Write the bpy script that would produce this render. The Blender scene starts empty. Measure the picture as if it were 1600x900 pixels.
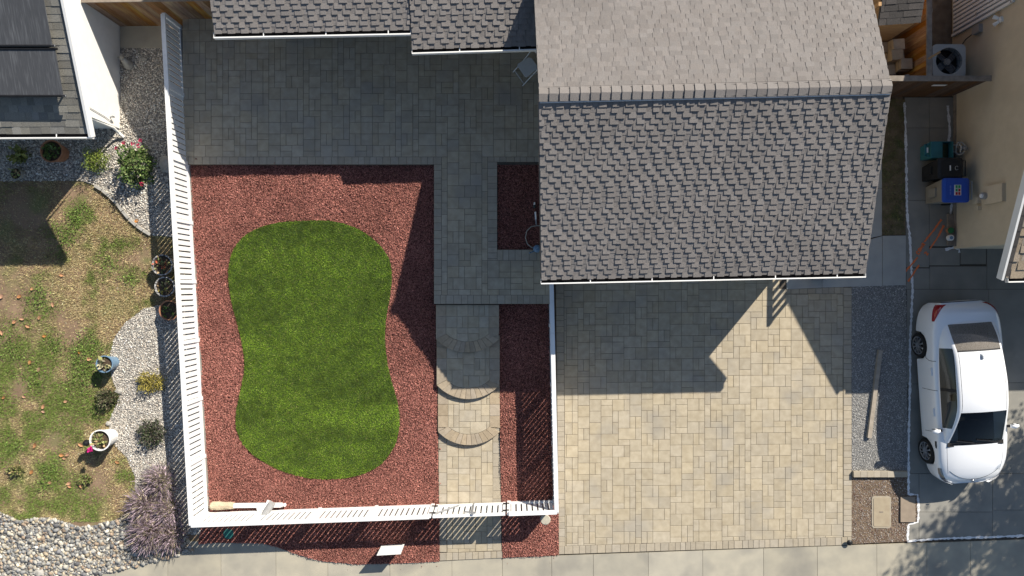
import bpy, math, random
import numpy as np
from mathutils import Matrix, Vector

# ------------------------------------------------------------------ camera, sky, sun, exposure
SC = bpy.context.scene
COL = SC.collection
H, FP = 18.0, 1062.0            # camera height (m); focal length in photo pixels (1600 wide)
cd = bpy.data.cameras.new('camera'); cam = bpy.data.objects.new('camera', cd); COL.objects.link(cam)
cam.location = (0, 0, H); cd.sensor_width = 36; cd.lens = 36*FP/1600; cd.clip_end = 2000
SC.camera = cam
SUNX, SUNY = .92, 1.12          # ground shadow of 1 m: (-SUNX, -SUNY)
el = math.atan2(1, math.hypot(SUNX, SUNY)); az = math.atan2(SUNX, SUNY)
W = bpy.data.worlds.new('World'); SC.world = W; W.use_nodes = True
nt = W.node_tree; nt.nodes.clear()
sky = nt.nodes.new('ShaderNodeTexSky'); sky.sky_type = 'NISHITA'; sky.sun_disc = False
sky.sun_elevation = el; sky.sun_rotation = az; sky.air_density = 1.0; sky.dust_density = .7; sky.ozone_density = 1.0
bg = nt.nodes.new('ShaderNodeBackground'); bg.inputs['Strength'].default_value = .072
ow = nt.nodes.new('ShaderNodeOutputWorld')
nt.links.new(sky.outputs[0], bg.inputs[0]); nt.links.new(bg.outputs[0], ow.inputs[0])
sl = bpy.data.lights.new('sun', 'SUN'); sl.energy = 4.7; sl.angle = math.radians(.53); sl.color = (1, .93, .82)
so = bpy.data.objects.new('sun', sl); COL.objects.link(so); so.location = (12, 15, 20)
so.rotation_euler = Vector((-SUNX, -SUNY, -1)).to_track_quat('-Z', 'Y').to_euler()
vs = SC.view_settings; vs.view_transform = 'Standard'; vs.look = 'None'; vs.gamma = 1; vs.use_curve_mapping = False
vs.exposure = .75

# ------------------------------------------------------------------ helpers
R = random.Random(7); NR = np.random.default_rng(11)
def P(px, py, z=0.0):
    k = (H-z)/FP
    return ((px-800)*k, (450-py)*k, z)
def XY(px, py, z=0.0): return P(px, py, z)[:2]
def toPx(p): k = FP/(H-p[2]); return (800+p[0]*k, 450-p[1]*k)
MATS = {}
def M(name, c1, c2=None, scale=4, rough=.8, bump=0, bscale=60, rnd=0, attr=False, spec=.3, metal=0, c3=None, s3=1.0, t3=(.5, .7), coat=0, detail=5, emit=0, stretch=None):
    if name in MATS: return MATS[name]
    m = bpy.data.materials.new(name); m.use_nodes = True; t = m.node_tree; N = t.nodes; L = t.links
    b = N['Principled BSDF']; b.inputs['Roughness'].default_value = rough; b.inputs['Metallic'].default_value = metal
    b.inputs['Specular IOR Level'].default_value = spec
    if coat: b.inputs['Coat Weight'].default_value = coat; b.inputs['Coat Roughness'].default_value = .04
    g = N.new('ShaderNodeNewGeometry'); pos = g.outputs['Position']
    if stretch:
        vm = N.new('ShaderNodeVectorMath'); vm.operation = 'MULTIPLY'; vm.inputs[1].default_value = stretch
        L.new(pos, vm.inputs[0]); pos = vm.outputs[0]
    def noise(s, d=detail):
        n = N.new('ShaderNodeTexNoise'); n.inputs['Scale'].default_value = s; n.inputs['Detail'].default_value = d; L.new(pos, n.inputs['Vector']); return n.outputs['Fac']
    def ramp(f, a, bb):
        r = N.new('ShaderNodeMapRange'); r.inputs['From Min'].default_value = a; r.inputs['From Max'].default_value = bb; L.new(f, r.inputs['Value']); return r.outputs[0]
    def mix(f, a, bb, mode='MIX'):
        x = N.new('ShaderNodeMix'); x.data_type = 'RGBA'; x.blend_type = mode
        for k, v in ((0, f), (6, a), (7, bb)):
            if hasattr(v, 'links'): L.new(v, x.inputs[k])
            else: x.inputs[k].default_value = v if k == 0 else (*v[:3], 1)
        return x.outputs[2]
    col = None
    if c2 is not None: col = mix(ramp(noise(scale), .33, .67), c1, c2)
    if c3 is not None: col = mix(ramp(noise(s3, 3), *t3), col if col else c1, c3)
    if col is None:
        rgb = N.new('ShaderNodeRGB'); rgb.outputs[0].default_value = (*c1, 1); col = rgb.outputs[0]
    if rnd:
        oi = N.new('ShaderNodeObjectInfo'); a = N.new('ShaderNodeMath'); a.operation = 'ADD'
        L.new(oi.outputs['Random'], a.inputs[0]); L.new(g.outputs['Random Per Island'], a.inputs[1])
        f = N.new('ShaderNodeMath'); f.operation = 'FRACT'; L.new(a.outputs[0], f.inputs[0])
        mr = N.new('ShaderNodeMapRange'); mr.inputs['To Min'].default_value = 1-rnd; mr.inputs['To Max'].default_value = 1+rnd; L.new(f.outputs[0], mr.inputs['Value'])
        col = mix(1.0, col, mr.outputs[0], 'MULTIPLY')
        f2 = N.new('ShaderNodeMath'); f2.operation = 'MULTIPLY'; f2.inputs[1].default_value = 7.13; L.new(f.outputs[0], f2.inputs[0])
        f3 = N.new('ShaderNodeMath'); f3.operation = 'FRACT'; L.new(f2.outputs[0], f3.inputs[0])
        hs = N.new('ShaderNodeHueSaturation'); mr2 = N.new('ShaderNodeMapRange'); mr2.inputs['To Min'].default_value = 1-rnd*1.2; mr2.inputs['To Max'].default_value = 1+rnd*.9
        L.new(f3.outputs[0], mr2.inputs['Value']); L.new(mr2.outputs[0], hs.inputs['Saturation']); L.new(col, hs.inputs['Color']); col = hs.outputs[0]
    if attr:
        at = N.new('ShaderNodeAttribute'); at.attribute_name = 'Col'; col = mix(1.0, col, at.outputs['Color'], 'MULTIPLY')
    L.new(col, b.inputs['Base Color'])
    if bump:
        bp = N.new('ShaderNodeBump'); bp.inputs['Strength'].default_value = bump; bp.inputs['Distance'].default_value = .01
        L.new(noise(bscale, 4), bp.inputs['Height']); L.new(bp.outputs[0], b.inputs['Normal'])
    MATS[name] = m
    return m
WT = {}
def put(o, parent, w):
    w = Vector(w); WT[o.name] = w
    if parent is not None:
        o.parent = parent; o.location = w - WT[parent.name]
    else: o.location = w
    COL.objects.link(o); return o
def tag(o, label=None, cat=None, group=None, kind=None):
    if label: o['label'] = label
    if cat: o['category'] = cat
    if group: o['group'] = group
    if kind: o['kind'] = kind
    return o
def thing(name, loc, label, cat, group=None, kind=None):
    o = bpy.data.objects.new(name, None); o.empty_display_size = .2
    put(o, None, loc); return tag(o, label, cat, group, kind)
def mesh_of(name, V, F, mat, smooth=False):
    me = bpy.data.meshes.new(name); me.from_pydata([tuple(map(float, v)) for v in V], [], [tuple(map(int, f)) for f in F]); me.update()
    if mat: me.materials.append(mat)
    if smooth: me.shade_smooth()
    return me
def add(name, VF, mat, parent=None, smooth=False, kind=None):
    V = np.array(VF[0], float); c = (V.min(0)+V.max(0))/2; c[2] = V[:, 2].min()
    o = bpy.data.objects.new(name, mesh_of(name, V-c, VF[1], mat, smooth))
    put(o, parent, c)
    if kind: o['kind'] = kind
    return o
def comb(*parts):
    V, F = [], []
    for v, f in parts:
        n = len(V); V.extend([tuple(x) for x in v]); F.extend([tuple(i+n for i in q) for q in f])
    return V, F
BF = [(0, 3, 2, 1), (4, 5, 6, 7), (0, 1, 5, 4), (1, 2, 6, 5), (2, 3, 7, 6), (3, 0, 4, 7)]
def box(c, s, rz=0, taper=1.0):
    ca, sa = math.cos(rz), math.sin(rz); V = []
    for z in (0, 1):
        k = taper if z else 1
        for x, y in ((-1, -1), (1, -1), (1, 1), (-1, 1)):
            X, Y = x*s[0]/2*k, y*s[1]/2*k
            V.append((c[0]+X*ca-Y*sa, c[1]+X*sa+Y*ca, c[2]+(z-.5)*s[2]))
    return V, BF
def rod(a, b, w, h, up=(0, 0, 1)):          # box beam from a to b
    a, b = Vector(a), Vector(b); d = (b-a).normalized(); s = d.cross(Vector(up))
    if s.length < 1e-4: s = Vector((1, 0, 0))
    s.normalize(); u = s.cross(d)
    V = []
    for p in (a, b):
        for i, j in ((-1, -1), (1, -1), (1, 1), (-1, 1)): V.append(tuple(p+s*(i*w/2)+u*(j*h/2)))
    return V, BF
def cyl(a, b, r0, r1=None, n=14, cap=True):
    r1 = r0 if r1 is None else r1; a, b = Vector(a), Vector(b); d = (b-a).normalized()
    s = d.orthogonal().normalized(); u = d.cross(s); V, F = [], []
    for p, r in ((a, r0), (b, r1)):
        for i in range(n):
            t = 2*math.pi*i/n; V.append(tuple(p+(s*math.cos(t)+u*math.sin(t))*r))
    for i in range(n): F.append((i, (i+1) % n, n+(i+1) % n, n+i))
    if cap: F.append(tuple(range(n-1, -1, -1))); F.append(tuple(range(n, 2*n)))
    return V, F
def tube(path, r, n=8):
    path = [Vector(p) for p in path]; V, F = [], []
    for i, p in enumerate(path):
        d = (path[min(i+1, len(path)-1)]-path[max(i-1, 0)]).normalized()
        s = d.cross(Vector((0, 0, 1)));  s = s.normalized() if s.length > 1e-3 else Vector((1, 0, 0)); u = s.cross(d)
        rr = r[i] if isinstance(r, (list, tuple)) else r
        for k in range(n):
            t = 2*math.pi*k/n; V.append(tuple(p+(s*math.cos(t)+u*math.sin(t))*rr))
    for i in range(len(path)-1):
        for k in range(n): F.append((i*n+k, i*n+(k+1) % n, (i+1)*n+(k+1) % n, (i+1)*n+k))
    F.append(tuple(range(n-1, -1, -1))); F.append(tuple(range((len(path)-1)*n, len(path)*n)))
    return V, F
def lathe(prof, c, n=20):
    V, F = [], []
    for r, z in prof:
        for i in range(n): t = 2*math.pi*i/n; V.append((c[0]+r*math.cos(t), c[1]+r*math.sin(t), c[2]+z))
    for j in range(len(prof)-1):
        for i in range(n): F.append((j*n+i, j*n+(i+1) % n, (j+1)*n+(i+1) % n, (j+1)*n+i))
    F.append(tuple(range(n-1, -1, -1))); F.append(tuple(range((len(prof)-1)*n, len(prof)*n)))
    return V, F
def prism(poly, z0, z1):
    poly = ccw(poly); n = len(poly); z1f = z1 if callable(z1) else (lambda x, y: z1)
    V = [(x, y, z0) for x, y in poly]+[(x, y, z1f(x, y)) for x, y in poly]
    F = [tuple(range(n-1, -1, -1)), tuple(range(n, 2*n))]+[(i, (i+1) % n, n+(i+1) % n, n+i) for i in range(n)]
    return V, F
def ccw(p):
    a = sum(p[i][0]*p[(i+1) % len(p)][1]-p[(i+1) % len(p)][0]*p[i][1] for i in range(len(p)))
    return list(p) if a > 0 else list(p)[::-1]
def clip(poly, cl):                           # Sutherland-Hodgman, cl convex ccw
    cl = ccw(cl); out = list(poly)
    for i in range(len(cl)):
        a, b = cl[i], cl[(i+1) % len(cl)]; inp, out = out, []
        def sd(p): return (b[0]-a[0])*(p[1]-a[1])-(b[1]-a[1])*(p[0]-a[0])
        for j in range(len(inp)):
            p, q = inp[j], inp[(j+1) % len(inp)]; sp, sq = sd(p), sd(q)
            if sp >= 0: out.append(p)
            if (sp >= 0) != (sq >= 0):
                t = sp/(sp-sq); out.append((p[0]+(q[0]-p[0])*t, p[1]+(q[1]-p[1])*t))
        if not out: return []
    return out
def area(p): return abs(sum(p[i][0]*p[(i+1) % len(p)][1]-p[(i+1) % len(p)][0]*p[i][1] for i in range(len(p))))/2 if len(p) > 2 else 0
def inpoly(x, y, poly):
    x = np.asarray(x); y = np.asarray(y); r = np.zeros(x.shape, bool); n = len(poly)
    for i in range(n):
        x0, y0 = poly[i]; x1, y1 = poly[(i+1) % n]
        if y0 == y1: continue
        c = ((y0 > y) != (y1 > y)) & (x < (x1-x0)*(y-y0)/(y1-y0)+x0); r ^= c
    return r
def pts_in(poly, dens, holes=()):
    xs = [p[0] for p in poly]; ys = [p[1] for p in poly]
    A = (max(xs)-min(xs))*(max(ys)-min(ys)); n = int(A*dens)
    x = NR.uniform(min(xs), max(xs), n); y = NR.uniform(min(ys), max(ys), n); k = inpoly(x, y, poly)
    for h in holes: k &= ~inpoly(x, y, h)
    return x[k], y[k]
def fast_mesh(name, V, F, mat, cols=None, smooth=False):          # V (n,3), F (m,k) numpy
    me = bpy.data.meshes.new(name); nv, (nf, k) = len(V), F.shape
    me.vertices.add(nv); me.vertices.foreach_set('co', V.astype(np.float32).ravel())
    me.loops.add(nf*k); me.loops.foreach_set('vertex_index', F.astype(np.int32).ravel())
    me.polygons.add(nf); me.polygons.foreach_set('loop_start', np.arange(0, nf*k, k, dtype=np.int32))
    if cols is not None:
        a = me.color_attributes.new('Col', 'FLOAT_COLOR', 'POINT'); a.data.foreach_set('color', np.c_[cols, np.ones(len(cols))].astype(np.float32).ravel())
    me.update(calc_edges=True); me.materials.append(mat)
    if smooth: me.shade_smooth()
    return me
def rotm(rx, ry, rz):
    cx, sx, cy, sy, cz, sz = np.cos(rx), np.sin(rx), np.cos(ry), np.sin(ry), np.cos(rz), np.sin(rz)
    m = np.empty((len(rz), 3, 3))
    m[:, 0, 0] = cz*cy; m[:, 0, 1] = cz*sy*sx-sz*cx; m[:, 0, 2] = cz*sy*cx+sz*sx
    m[:, 1, 0] = sz*cy; m[:, 1, 1] = sz*sy*sx+cz*cx; m[:, 1, 2] = sz*sy*cx-cz*sx
    m[:, 2, 0] = -sy; m[:, 2, 1] = cy*sx; m[:, 2, 2] = cy*cx
    return m
def scatter(name, tv, tf, pos, rot, scl, mat, cols=None, parent=None, smooth=False, kind='stuff'):
    tv = np.array(tv, float); tf = np.array(tf); n = len(pos)
    V = np.einsum('nij,nkj->nki', rotm(*rot), tv[None]*scl[:, None, :])+pos[:, None, :]
    F = (tf[None]+(np.arange(n)*len(tv))[:, None, None]).reshape(-1, tf.shape[1])
    V = V.reshape(-1, 3); c = np.array([pos[:, 0].mean(), pos[:, 1].mean(), pos[:, 2].min()])
    o = bpy.data.objects.new(name, fast_mesh(name, V-c, F, mat, None if cols is None else np.repeat(cols, len(tv), 0), smooth))
    put(o, parent, c)
    if kind: o['kind'] = kind
    return o
CHIP_V = [(-.5, -.5, -.5), (.5, -.4, -.5), (.45, .5, -.5), (-.4, .4, -.5), (-.4, -.4, .5), (.5, -.3, .4), (.3, .4, .5), (-.5, .35, .3)]
TET_V = [(-.5, -.35, -.3), (.5, -.2, -.3), (-.1, .5, -.3), (.05, 0, .6)]; TET_F = [(0, 2, 1), (0, 1, 3), (1, 2, 3), (2, 0, 3)]
CHIP_F = [(0, 3, 2, 1), (4, 5, 6, 7), (0, 1, 5, 4), (1, 2, 6, 5), (2, 3, 7, 6), (3, 0, 4, 7)]
_t = (1+5**.5)/2
ICO_V = np.array([(-1, _t, 0), (1, _t, 0), (-1, -_t, 0), (1, -_t, 0), (0, -1, _t), (0, 1, _t), (0, -1, -_t), (0, 1, -_t), (_t, 0, -1), (_t, 0, 1), (-_t, 0, -1), (-_t, 0, 1)])/1.902
ICO_F = [(0, 11, 5), (0, 5, 1), (0, 1, 7), (0, 7, 10), (0, 10, 11), (1, 5, 9), (5, 11, 4), (11, 10, 2), (10, 7, 6), (7, 1, 8), (3, 9, 4), (3, 4, 2), (3, 2, 6), (3, 6, 8), (3, 8, 9), (4, 9, 5), (2, 4, 11), (6, 2, 10), (8, 6, 7), (9, 8, 1)]
BLADE_V = [(-.5, 0, 0), (.5, 0, 0), (0, 0, 1)]; BLADE_F = [(0, 1, 2)]
LEAF_V = [(0, 0, 0), (-.5, .5, .12), (0, 1, 0), (.5, .5, .12)]; LEAF_F = [(0, 3, 2, 1)]
def vnoise(x, y, s, seed=0):                  # smooth value noise on world xy
    r = np.random.default_rng(seed); g = r.random((64, 64)); x = np.asarray(x)*s+100; y = np.asarray(y)*s+100
    i, j = np.floor(x).astype(int), np.floor(y).astype(int); fx, fy = x-i, y-j; fx = fx*fx*(3-2*fx); fy = fy*fy*(3-2*fy)
    q = lambda a, b: g[a % 64, b % 64]
    return (q(i, j)*(1-fx)+q(i+1, j)*fx)*(1-fy)+(q(i, j+1)*(1-fx)+q(i+1, j+1)*fx)*fy
def fbm(x, y, s, seed=0): return (vnoise(x, y, s, seed)*.55+vnoise(x, y, s*2.1, seed+1)*.3+vnoise(x, y, s*4.3, seed+2)*.15)
def lerp(a, b, t): return tuple(a[i]+(b[i]-a[i])*t for i in range(len(a)))

# pieces (pavers, shingles): the most visible ones are objects of their own, the rest one stuff part
def emit(name, pieces, parent, mat, limit=300, restname=None, hidden=None):
    """pieces: (mesh, 4x4 Matrix, size in pixels, (px, py))"""
    vis = [p for p in pieces if -5 < p[3][0] < 1605 and -5 < p[3][1] < 905 and not (hidden and hidden(*p[3]))]
    ids = set(id(p) for p in vis); vis.sort(key=lambda p: -p[2]); single = vis[:limit]; s = set(id(p) for p in single)
    rest = [p for p in pieces if id(p) not in s]
    for me, mx, _, _ in single:
        if not me.materials: me.materials.append(mat)
        o = bpy.data.objects.new(name, me); put(o, parent, mx.translation); o.rotation_euler = mx.to_euler()
    if rest:
        VF = []
        cache = {}
        V, F = [], []
        for me, mx, _, _ in rest:
            if me.name not in cache: cache[me.name] = ([v.co.copy() for v in me.vertices], [tuple(p.vertices) for p in me.polygons])
            vs_, fs = cache[me.name]; n = len(V); V.extend([tuple(mx @ v) for v in vs_]); F.extend([tuple(i+n for i in f) for f in fs])
        add(restname or name+'_field', (V, F), mat, parent, kind='stuff')
def paver_mesh(poly, h=.06, bev=.006, gap=.0037):
    """polygon centred at 0, top at z=0, chamfered edge; gap shrinks it"""
    poly = ccw(poly); n = len(poly)
    def inset(d):
        out = []
        for i in range(n):
            a, b, c = Vector(poly[i-1]), Vector(poly[i]), Vector(poly[(i+1) % n])
            e0, e1 = (b-a), (c-b)
            if e0.length < 1e-6 or e1.length < 1e-6: out.append(tuple(b)); continue
            e0.normalize(); e1.normalize(); n0, n1 = Vector((-e0.y, e0.x)), Vector((-e1.y, e1.x)); k = max(.4, 1+n0.dot(n1)); out.append(tuple(b+(n0+n1)*(d/k)))
        return out
    A, B = inset(gap), inset(gap+bev)
    V = [(x, y, -h) for x, y in A]+[(x, y, -bev*.6) for x, y in A]+[(x, y, 0) for x, y in B]; F = [tuple(range(2*n, 3*n))]
    for k in (0, 1):
        for i in range(n): F.append((k*n+i, k*n+(i+1) % n, (k+1)*n+(i+1) % n, (k+1)*n+i))
    return mesh_of('paver', V, F, None)
PCACHE = {}
def paver(poly, z, jit=.0015):
    cx = sum(p[0] for p in poly)/len(poly); cy = sum(p[1] for p in poly)/len(poly)
    loc = [(round(p[0]-cx, 3), round(p[1]-cy, 3)) for p in poly]; key = tuple(loc)
    if key not in PCACHE: PCACHE[key] = paver_mesh(loc)
    zz = z+R.uniform(-jit, jit)
    a = area(poly)
    mx = Matrix.Translation((cx, cy, zz)) @ Matrix.Rotation(R.uniform(-.004, .004), 4, 'X') @ Matrix.Rotation(R.uniform(-.004, .004), 4, 'Y')
    return (PCACHE[key], mx, a*3400, toPx((cx, cy, zz)))
def pack(inside, x0, y0, m, nx, ny):
    """random modular tiling of cells: yields (i, j, w, h)"""
    occ = np.zeros((nx, ny), bool); out = []
    for j in range(ny):
        for i in range(nx):
            if occ[i, j] or not inside(i, j): continue
            opts = [(2, 2)]*8+[(2, 3)]*1+[(3, 2)]*2+[(1, 2)]*4+[(2, 1)]*3; R.shuffle(opts)
            for w, h in opts+[(1, 2), (2, 1), (1, 1)]:
                if all(i+a < nx and j+b < ny and not occ[i+a, j+b] and inside(i+a, j+b) for a in range(w) for b in range(h)):
                    for a in range(w):
                        for b in range(h): occ[i+a, j+b] = True
                    out.append((i, j, w, h)); break
    return out
def rect(px0, py0, px1, py1, z):
    return [XY(px0, py0, z), XY(px1, py0, z), XY(px1, py1, z), XY(px0, py1, z)]

# ------------------------------------------------------------------ materials
mPAV = M('paver_tan', (.44, .38, .278), (.362, .306, .218), 6, .85, .35, 120, rnd=.08, c3=(.315, .285, .235), s3=1.0, t3=(.52, .8), stretch=(1, 1, 1))
mPAVB = M('paver_border', (.385, .335, .255), (.335, .29, .22), 9, .85, .35, 120, rnd=.09)
mPAVS = M('paver_step_edge', (.385, .315, .225), (.315, .255, .18), 9, .85, .35, 120, rnd=.12)
mSAND = M('joint_sand', (.10, .085, .068), (.07, .06, .048), 30, .95)
mCON = M('concrete', (.40, .365, .285), (.335, .31, .25), 2.5, .9, .25, 90, c3=(.25, .235, .20), s3=1.0, t3=(.48, .72), rnd=.07)
mCON2 = M('concrete_grey', (.275, .262, .228), (.225, .217, .192), 2.0, .9, .25, 90, c3=(.18, .174, .157), s3=.9, t3=(.55, .8), rnd=.05)
mCON3 = M('concrete_light', (.40, .40, .37), (.35, .35, .33), 3, .9, .2, 90, rnd=.04)
mSOIL = M('soil', (.20, .145, .095), (.12, .085, .055), 5, .95, .8, 50)
mMUL = M('mulch_bed', (.14, .055, .044), (.08, .032, .026), 25, .95, .8, 60)
mCHIP = M('mulch_chip', (1, 1, 1), rough=.9, attr=True, spec=.1)
mWHITE = M('white_vinyl', (.80, .80, .79), (.74, .74, .725), 3, .45, .05, 40, c3=(.66, .655, .63), s3=6, t3=(.6, .85))
mWHP = M('white_paint', (.78, .77, .74), (.73, .72, .69), 3, .6)
mSTUC = M('white_stucco', (.84, .82, .77), (.80, .78, .73), 6, .9, .5, 160)
mTAN = M('tan_stucco', (.60, .51, .375), (.56, .475, .345), 5, .92, .6, 180, c3=(.51, .43, .31), s3=.8)
mWALL = M('house_stucco', (.50, .44, .35), (.45, .40, .32), 5, .92, .5, 160)
mSH = M('shingle_warm_grey', (.232, .212, .198), (.196, .178, .166), 60, .92, .8, 260, rnd=.10, c3=(.172, .156, .145), s3=.7, t3=(.5, .85))
mSH2 = M('shingle_weathered', (.235, .225, .195), (.18, .172, .15), 50, .92, .8, 260, rnd=.24)
mSH3 = M('shingle_tan', (.34, .28, .21), (.25, .205, .155), 40, .92, .8, 200, rnd=.2)
mSHD = M('shingle_dark', (.075, .068, .064), (.055, .05, .048), 40, .92, .6, 200, rnd=.2)
mFELT = M('roof_felt', (.115, .105, .10), (.085, .08, .075), 40, .95)
mGUT = M('gutter_inside_shade', (.012, .012, .013), (.006, .006, .007), 20, .9)  # near-black colour puts the roof edge's shade into the gutter
mCEDAR = M('cedar_boards', (.30, .155, .065), (.19, .09, .04), 5, .8, .5, 60, rnd=.28, stretch=(9, 9, 1), c3=(.33, .22, .09), s3=1.4)
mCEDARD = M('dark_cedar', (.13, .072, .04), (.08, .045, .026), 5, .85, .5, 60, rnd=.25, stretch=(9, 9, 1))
mGREYW = M('grey_weathered_wood', (.25, .215, .18), (.17, .145, .12), 8, .85, .4, 60, rnd=.12)
mPLY = M('plywood', (.48, .30, .15), (.37, .22, .10), 4, .8, .2, 60, stretch=(1, 1, 6))
mTURF = M('turf_blade', (1, 1, 1), rough=.6, attr=True, spec=.25)
mTURFB = M('turf_backing', (.05, .085, .018), (.035, .06, .014), 20, .95)
mLAWN = M('lawn_soil', (.27, .185, .12), (.19, .13, .083), 3, .95, 1.0, 40, c3=(.17, .165, .07), s3=1.1, t3=(.52, .7))
mGRB = M('gravel_base', (.26, .245, .22), (.14, .13, .12), 60, .95, .8, 60)
mGR = M('gravel_stone', (1, 1, 1), rough=.85, attr=True, spec=.25)
mDGB = M('dark_gravel_base', (.25, .24, .225), (.16, .155, .145), 50, .95, 1, 60)
mASPH = M('asphalt', (.055, .055, .056), (.04, .04, .041), 30, .9, .6, 120)
mCAR = M('car_paint_white', (.80, .81, .82), rough=.28, spec=.5, coat=.8)
mBLK = M('black_plastic', (.015, .015, .016), (.01, .01, .011), 10, .5)
mRUB = M('tyre_rubber', (.02, .02, .02), (.014, .014, .014), 20, .85)
mALU = M('alloy', (.62, .62, .63), rough=.3, metal=.9)
mRED = M('tail_light_red', (.32, .01, .015), rough=.12, spec=.6, coat=.6)
mTERR = M('terracotta', (.42, .20, .11), (.33, .15, .08), 8, .85)
mBLUEP = M('blue_glaze', (.16, .27, .38), (.13, .22, .33), 6, .3, spec=.5)
mSOILP = M('potting_soil', (.10, .07, .045), (.05, .035, .025), 40, .95, .8, 80)
mLEAF = M('leaf', (1, 1, 1), rough=.6, attr=True, spec=.2)
mBARK = M('bark', (.16, .12, .085), (.09, .07, .05), 12, .95, 1, 40)
mMETG = M('grey_metal', (.36, .37, .38), rough=.45, metal=.5)
mPAINTW = M('white_spray_paint', (.80, .80, .80), (.6, .6, .59), 26, .85)
mPAINTO = M('orange_spray_paint', (.85, .20, .055), (.70, .19, .075), 26, .8)
mSTONE = M('pale_stone', (.42, .40, .36), (.30, .285, .25), 9, .9, .6, 60)

# ------------------------------------------------------------------ ground
def sheet(name, poly, z, mat, label, cat, kind='structure', th=.05, sub=0, zf=None):
    o = add(name, prism(poly, z-th, z if zf is None else zf), mat); return tag(o, label, cat, kind=kind)
gv = prism([(-700, -700), (700, -700), (700, 700), (-700, 700)], -.5, -.06)
tag(add('ground', gv, mSOIL), 'bare brown earth under and around the plots', 'ground', kind='structure')
tag(add('road', prism([(-80, -17), (80, -19), (80, -10.3), (-80, -8.9)], -.1, -.045), mASPH), 'dark asphalt street beyond the front sidewalk', 'road', kind='structure')
def YZ(py): return .30*min(1, max(0, (790-py)/533.0))       # yard surface height by photo row

# sidewalk slabs
sw = tag(add('sidewalk', prism([(-40, -7.9), (-12, -7.5), (40, -6.9), (40, -8.6), (-40, -9.2)], -.25, -.02), mSAND), 'pale concrete sidewalk running along the bottom of the lots', 'sidewalk', kind='structure')
jx = [-1400, -120, -20, 90, 180, 262, 345, 431, 512, 609, 706, 785, 862, 927, 1013, 1098, 1193, 1277, 1370, 1448, 1516, 1601, 1690, 1780, 1900, 3200]
def swtop(x): return 846 if x < 690 else 875-(x-690)*(32/910.0)
for a, b in zip(jx[:-1], jx[1:]):
    if b <= 90: ta, tb = 905, 903
    elif b <= 706: ta = tb = 846
    else: ta, tb = swtop(a) if a >= 690 else 875, swtop(b)
    poly = [XY(a+.25, ta), XY(b-.25, tb), XY(b+.5, 985), XY(a+1, 990)]
    add('slab', prism(poly, -.1, R.uniform(-.002, .002)), mCON, sw)

# neighbour's concrete driveway (right)
nd = tag(add('concrete_driveway', prism([XY(1413, 150), XY(2600, 150), XY(2600, 843), XY(1420, 846)], -.2, -.02), mSAND), 'grey concrete driveway slabs under the white car', 'driveway', kind='structure')
cells = [(1414, 152, 1452, 200), (1452, 152, 1493, 200), (1414, 200, 1452, 313), (1452, 200, 1493, 313), (1415, 313, 1452, 418), (1452, 313, 1493, 385),
         (1452, 387, 1500, 415), (1501, 386, 1541, 413), (1416, 419, 1453, 452), (1453, 416, 1542, 452), (1542, 386, 1700, 452), (1417, 452, 1545, 600), (1545, 452, 1700, 598), (1419, 600, 1550, 740),
         (1550, 598, 1700, 740), (1420, 740, 1436, 772), (1436, 740, 1551, 800), (1551, 740, 1700, 797), (1436, 800, 1551, 842), (1551, 797, 1700, 838), (1419, 816, 1436, 845), (1700, 386, 2600, 600), (1700, 600, 2600, 836)]
for a, b, c, d in cells: add('slab', prism(rect(a+.3, b+.3, c-.3, d-.3, 0), -.1, R.uniform(-.003, .003)), mCON2, nd)
pad = tag(add('concrete_pad', prism([XY(1228, 400), XY(1416, 366), XY(1416, 446), XY(1228, 452)], -.1, -.01), mSAND), 'light grey concrete pad beside the garage corner', 'concrete pad', kind='structure')
for poly in ([(1229, 395), (1284, 395), (1284, 449.5), (1229, 452)], [(1284.6, 395), (1378, 369), (1378, 446.5), (1284.6, 449.4)], [(1378.7, 368.5), (1415, 368), (1415, 445.5), (1378.7, 446.4)],
             [(1325, 160), (1377.5, 160), (1377.5, 294), (1325, 294)], [(1325, 294.6), (1377.5, 294.6), (1377.5, 368), (1325, 380)]):
    add('slab', prism([XY(*p) for p in poly], -.09, .012+R.uniform(-.002, .002)), mCON3, pad)

# paver driveway
drv = tag(add('paver_driveway', prism([XY(868, 400), XY(1331, 400), XY(1331, 852), XY(873, 866.5)], -.2, -.012), mSAND), 'tan modular paver driveway in front of the garage', 'driveway', kind='structure')
DP = [(881, 405), (1318, 405), (1318, 839.5), (883, 853.5)]; m = 9.0; pcs = []
for i, j, w, h in pack(lambda i, j: True, 0, 0, m, 50, 52):
    x0, y0 = 876+i*m, 400+j*m; q = [(x0, y0), (x0+w*m, y0), (x0+w*m, y0+h*m), (x0, y0+h*m)]
    q = [(x, y-.008*(x-880)) for x, y in q]
    q = clip(q, DP)
    if q and min(p[0] for p in q) > 1214: q = clip(q, [(800, 459), (1330, 459), (1330, 900), (800, 900)])
    if area(q) < 18: continue
    pcs.append(paver([XY(*p) for p in q], 0))
emit('paver', pcs, drv, mPAV, 300, hidden=lambda x, y: y < 440)
pcs = []
x = 873.0
while x < 1329:
    w = R.choice([8, 9, 10, 13]); x2 = min(1331, x+w)
    f = lambda t: 853.5-(t-883)*14/435.0
    pcs.append(paver([XY(x, f(x)), XY(x2, f(x2)), XY(x2, f(x2)+12.6), XY(x, f(x)+12.6)], 0)); x = x2
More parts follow.
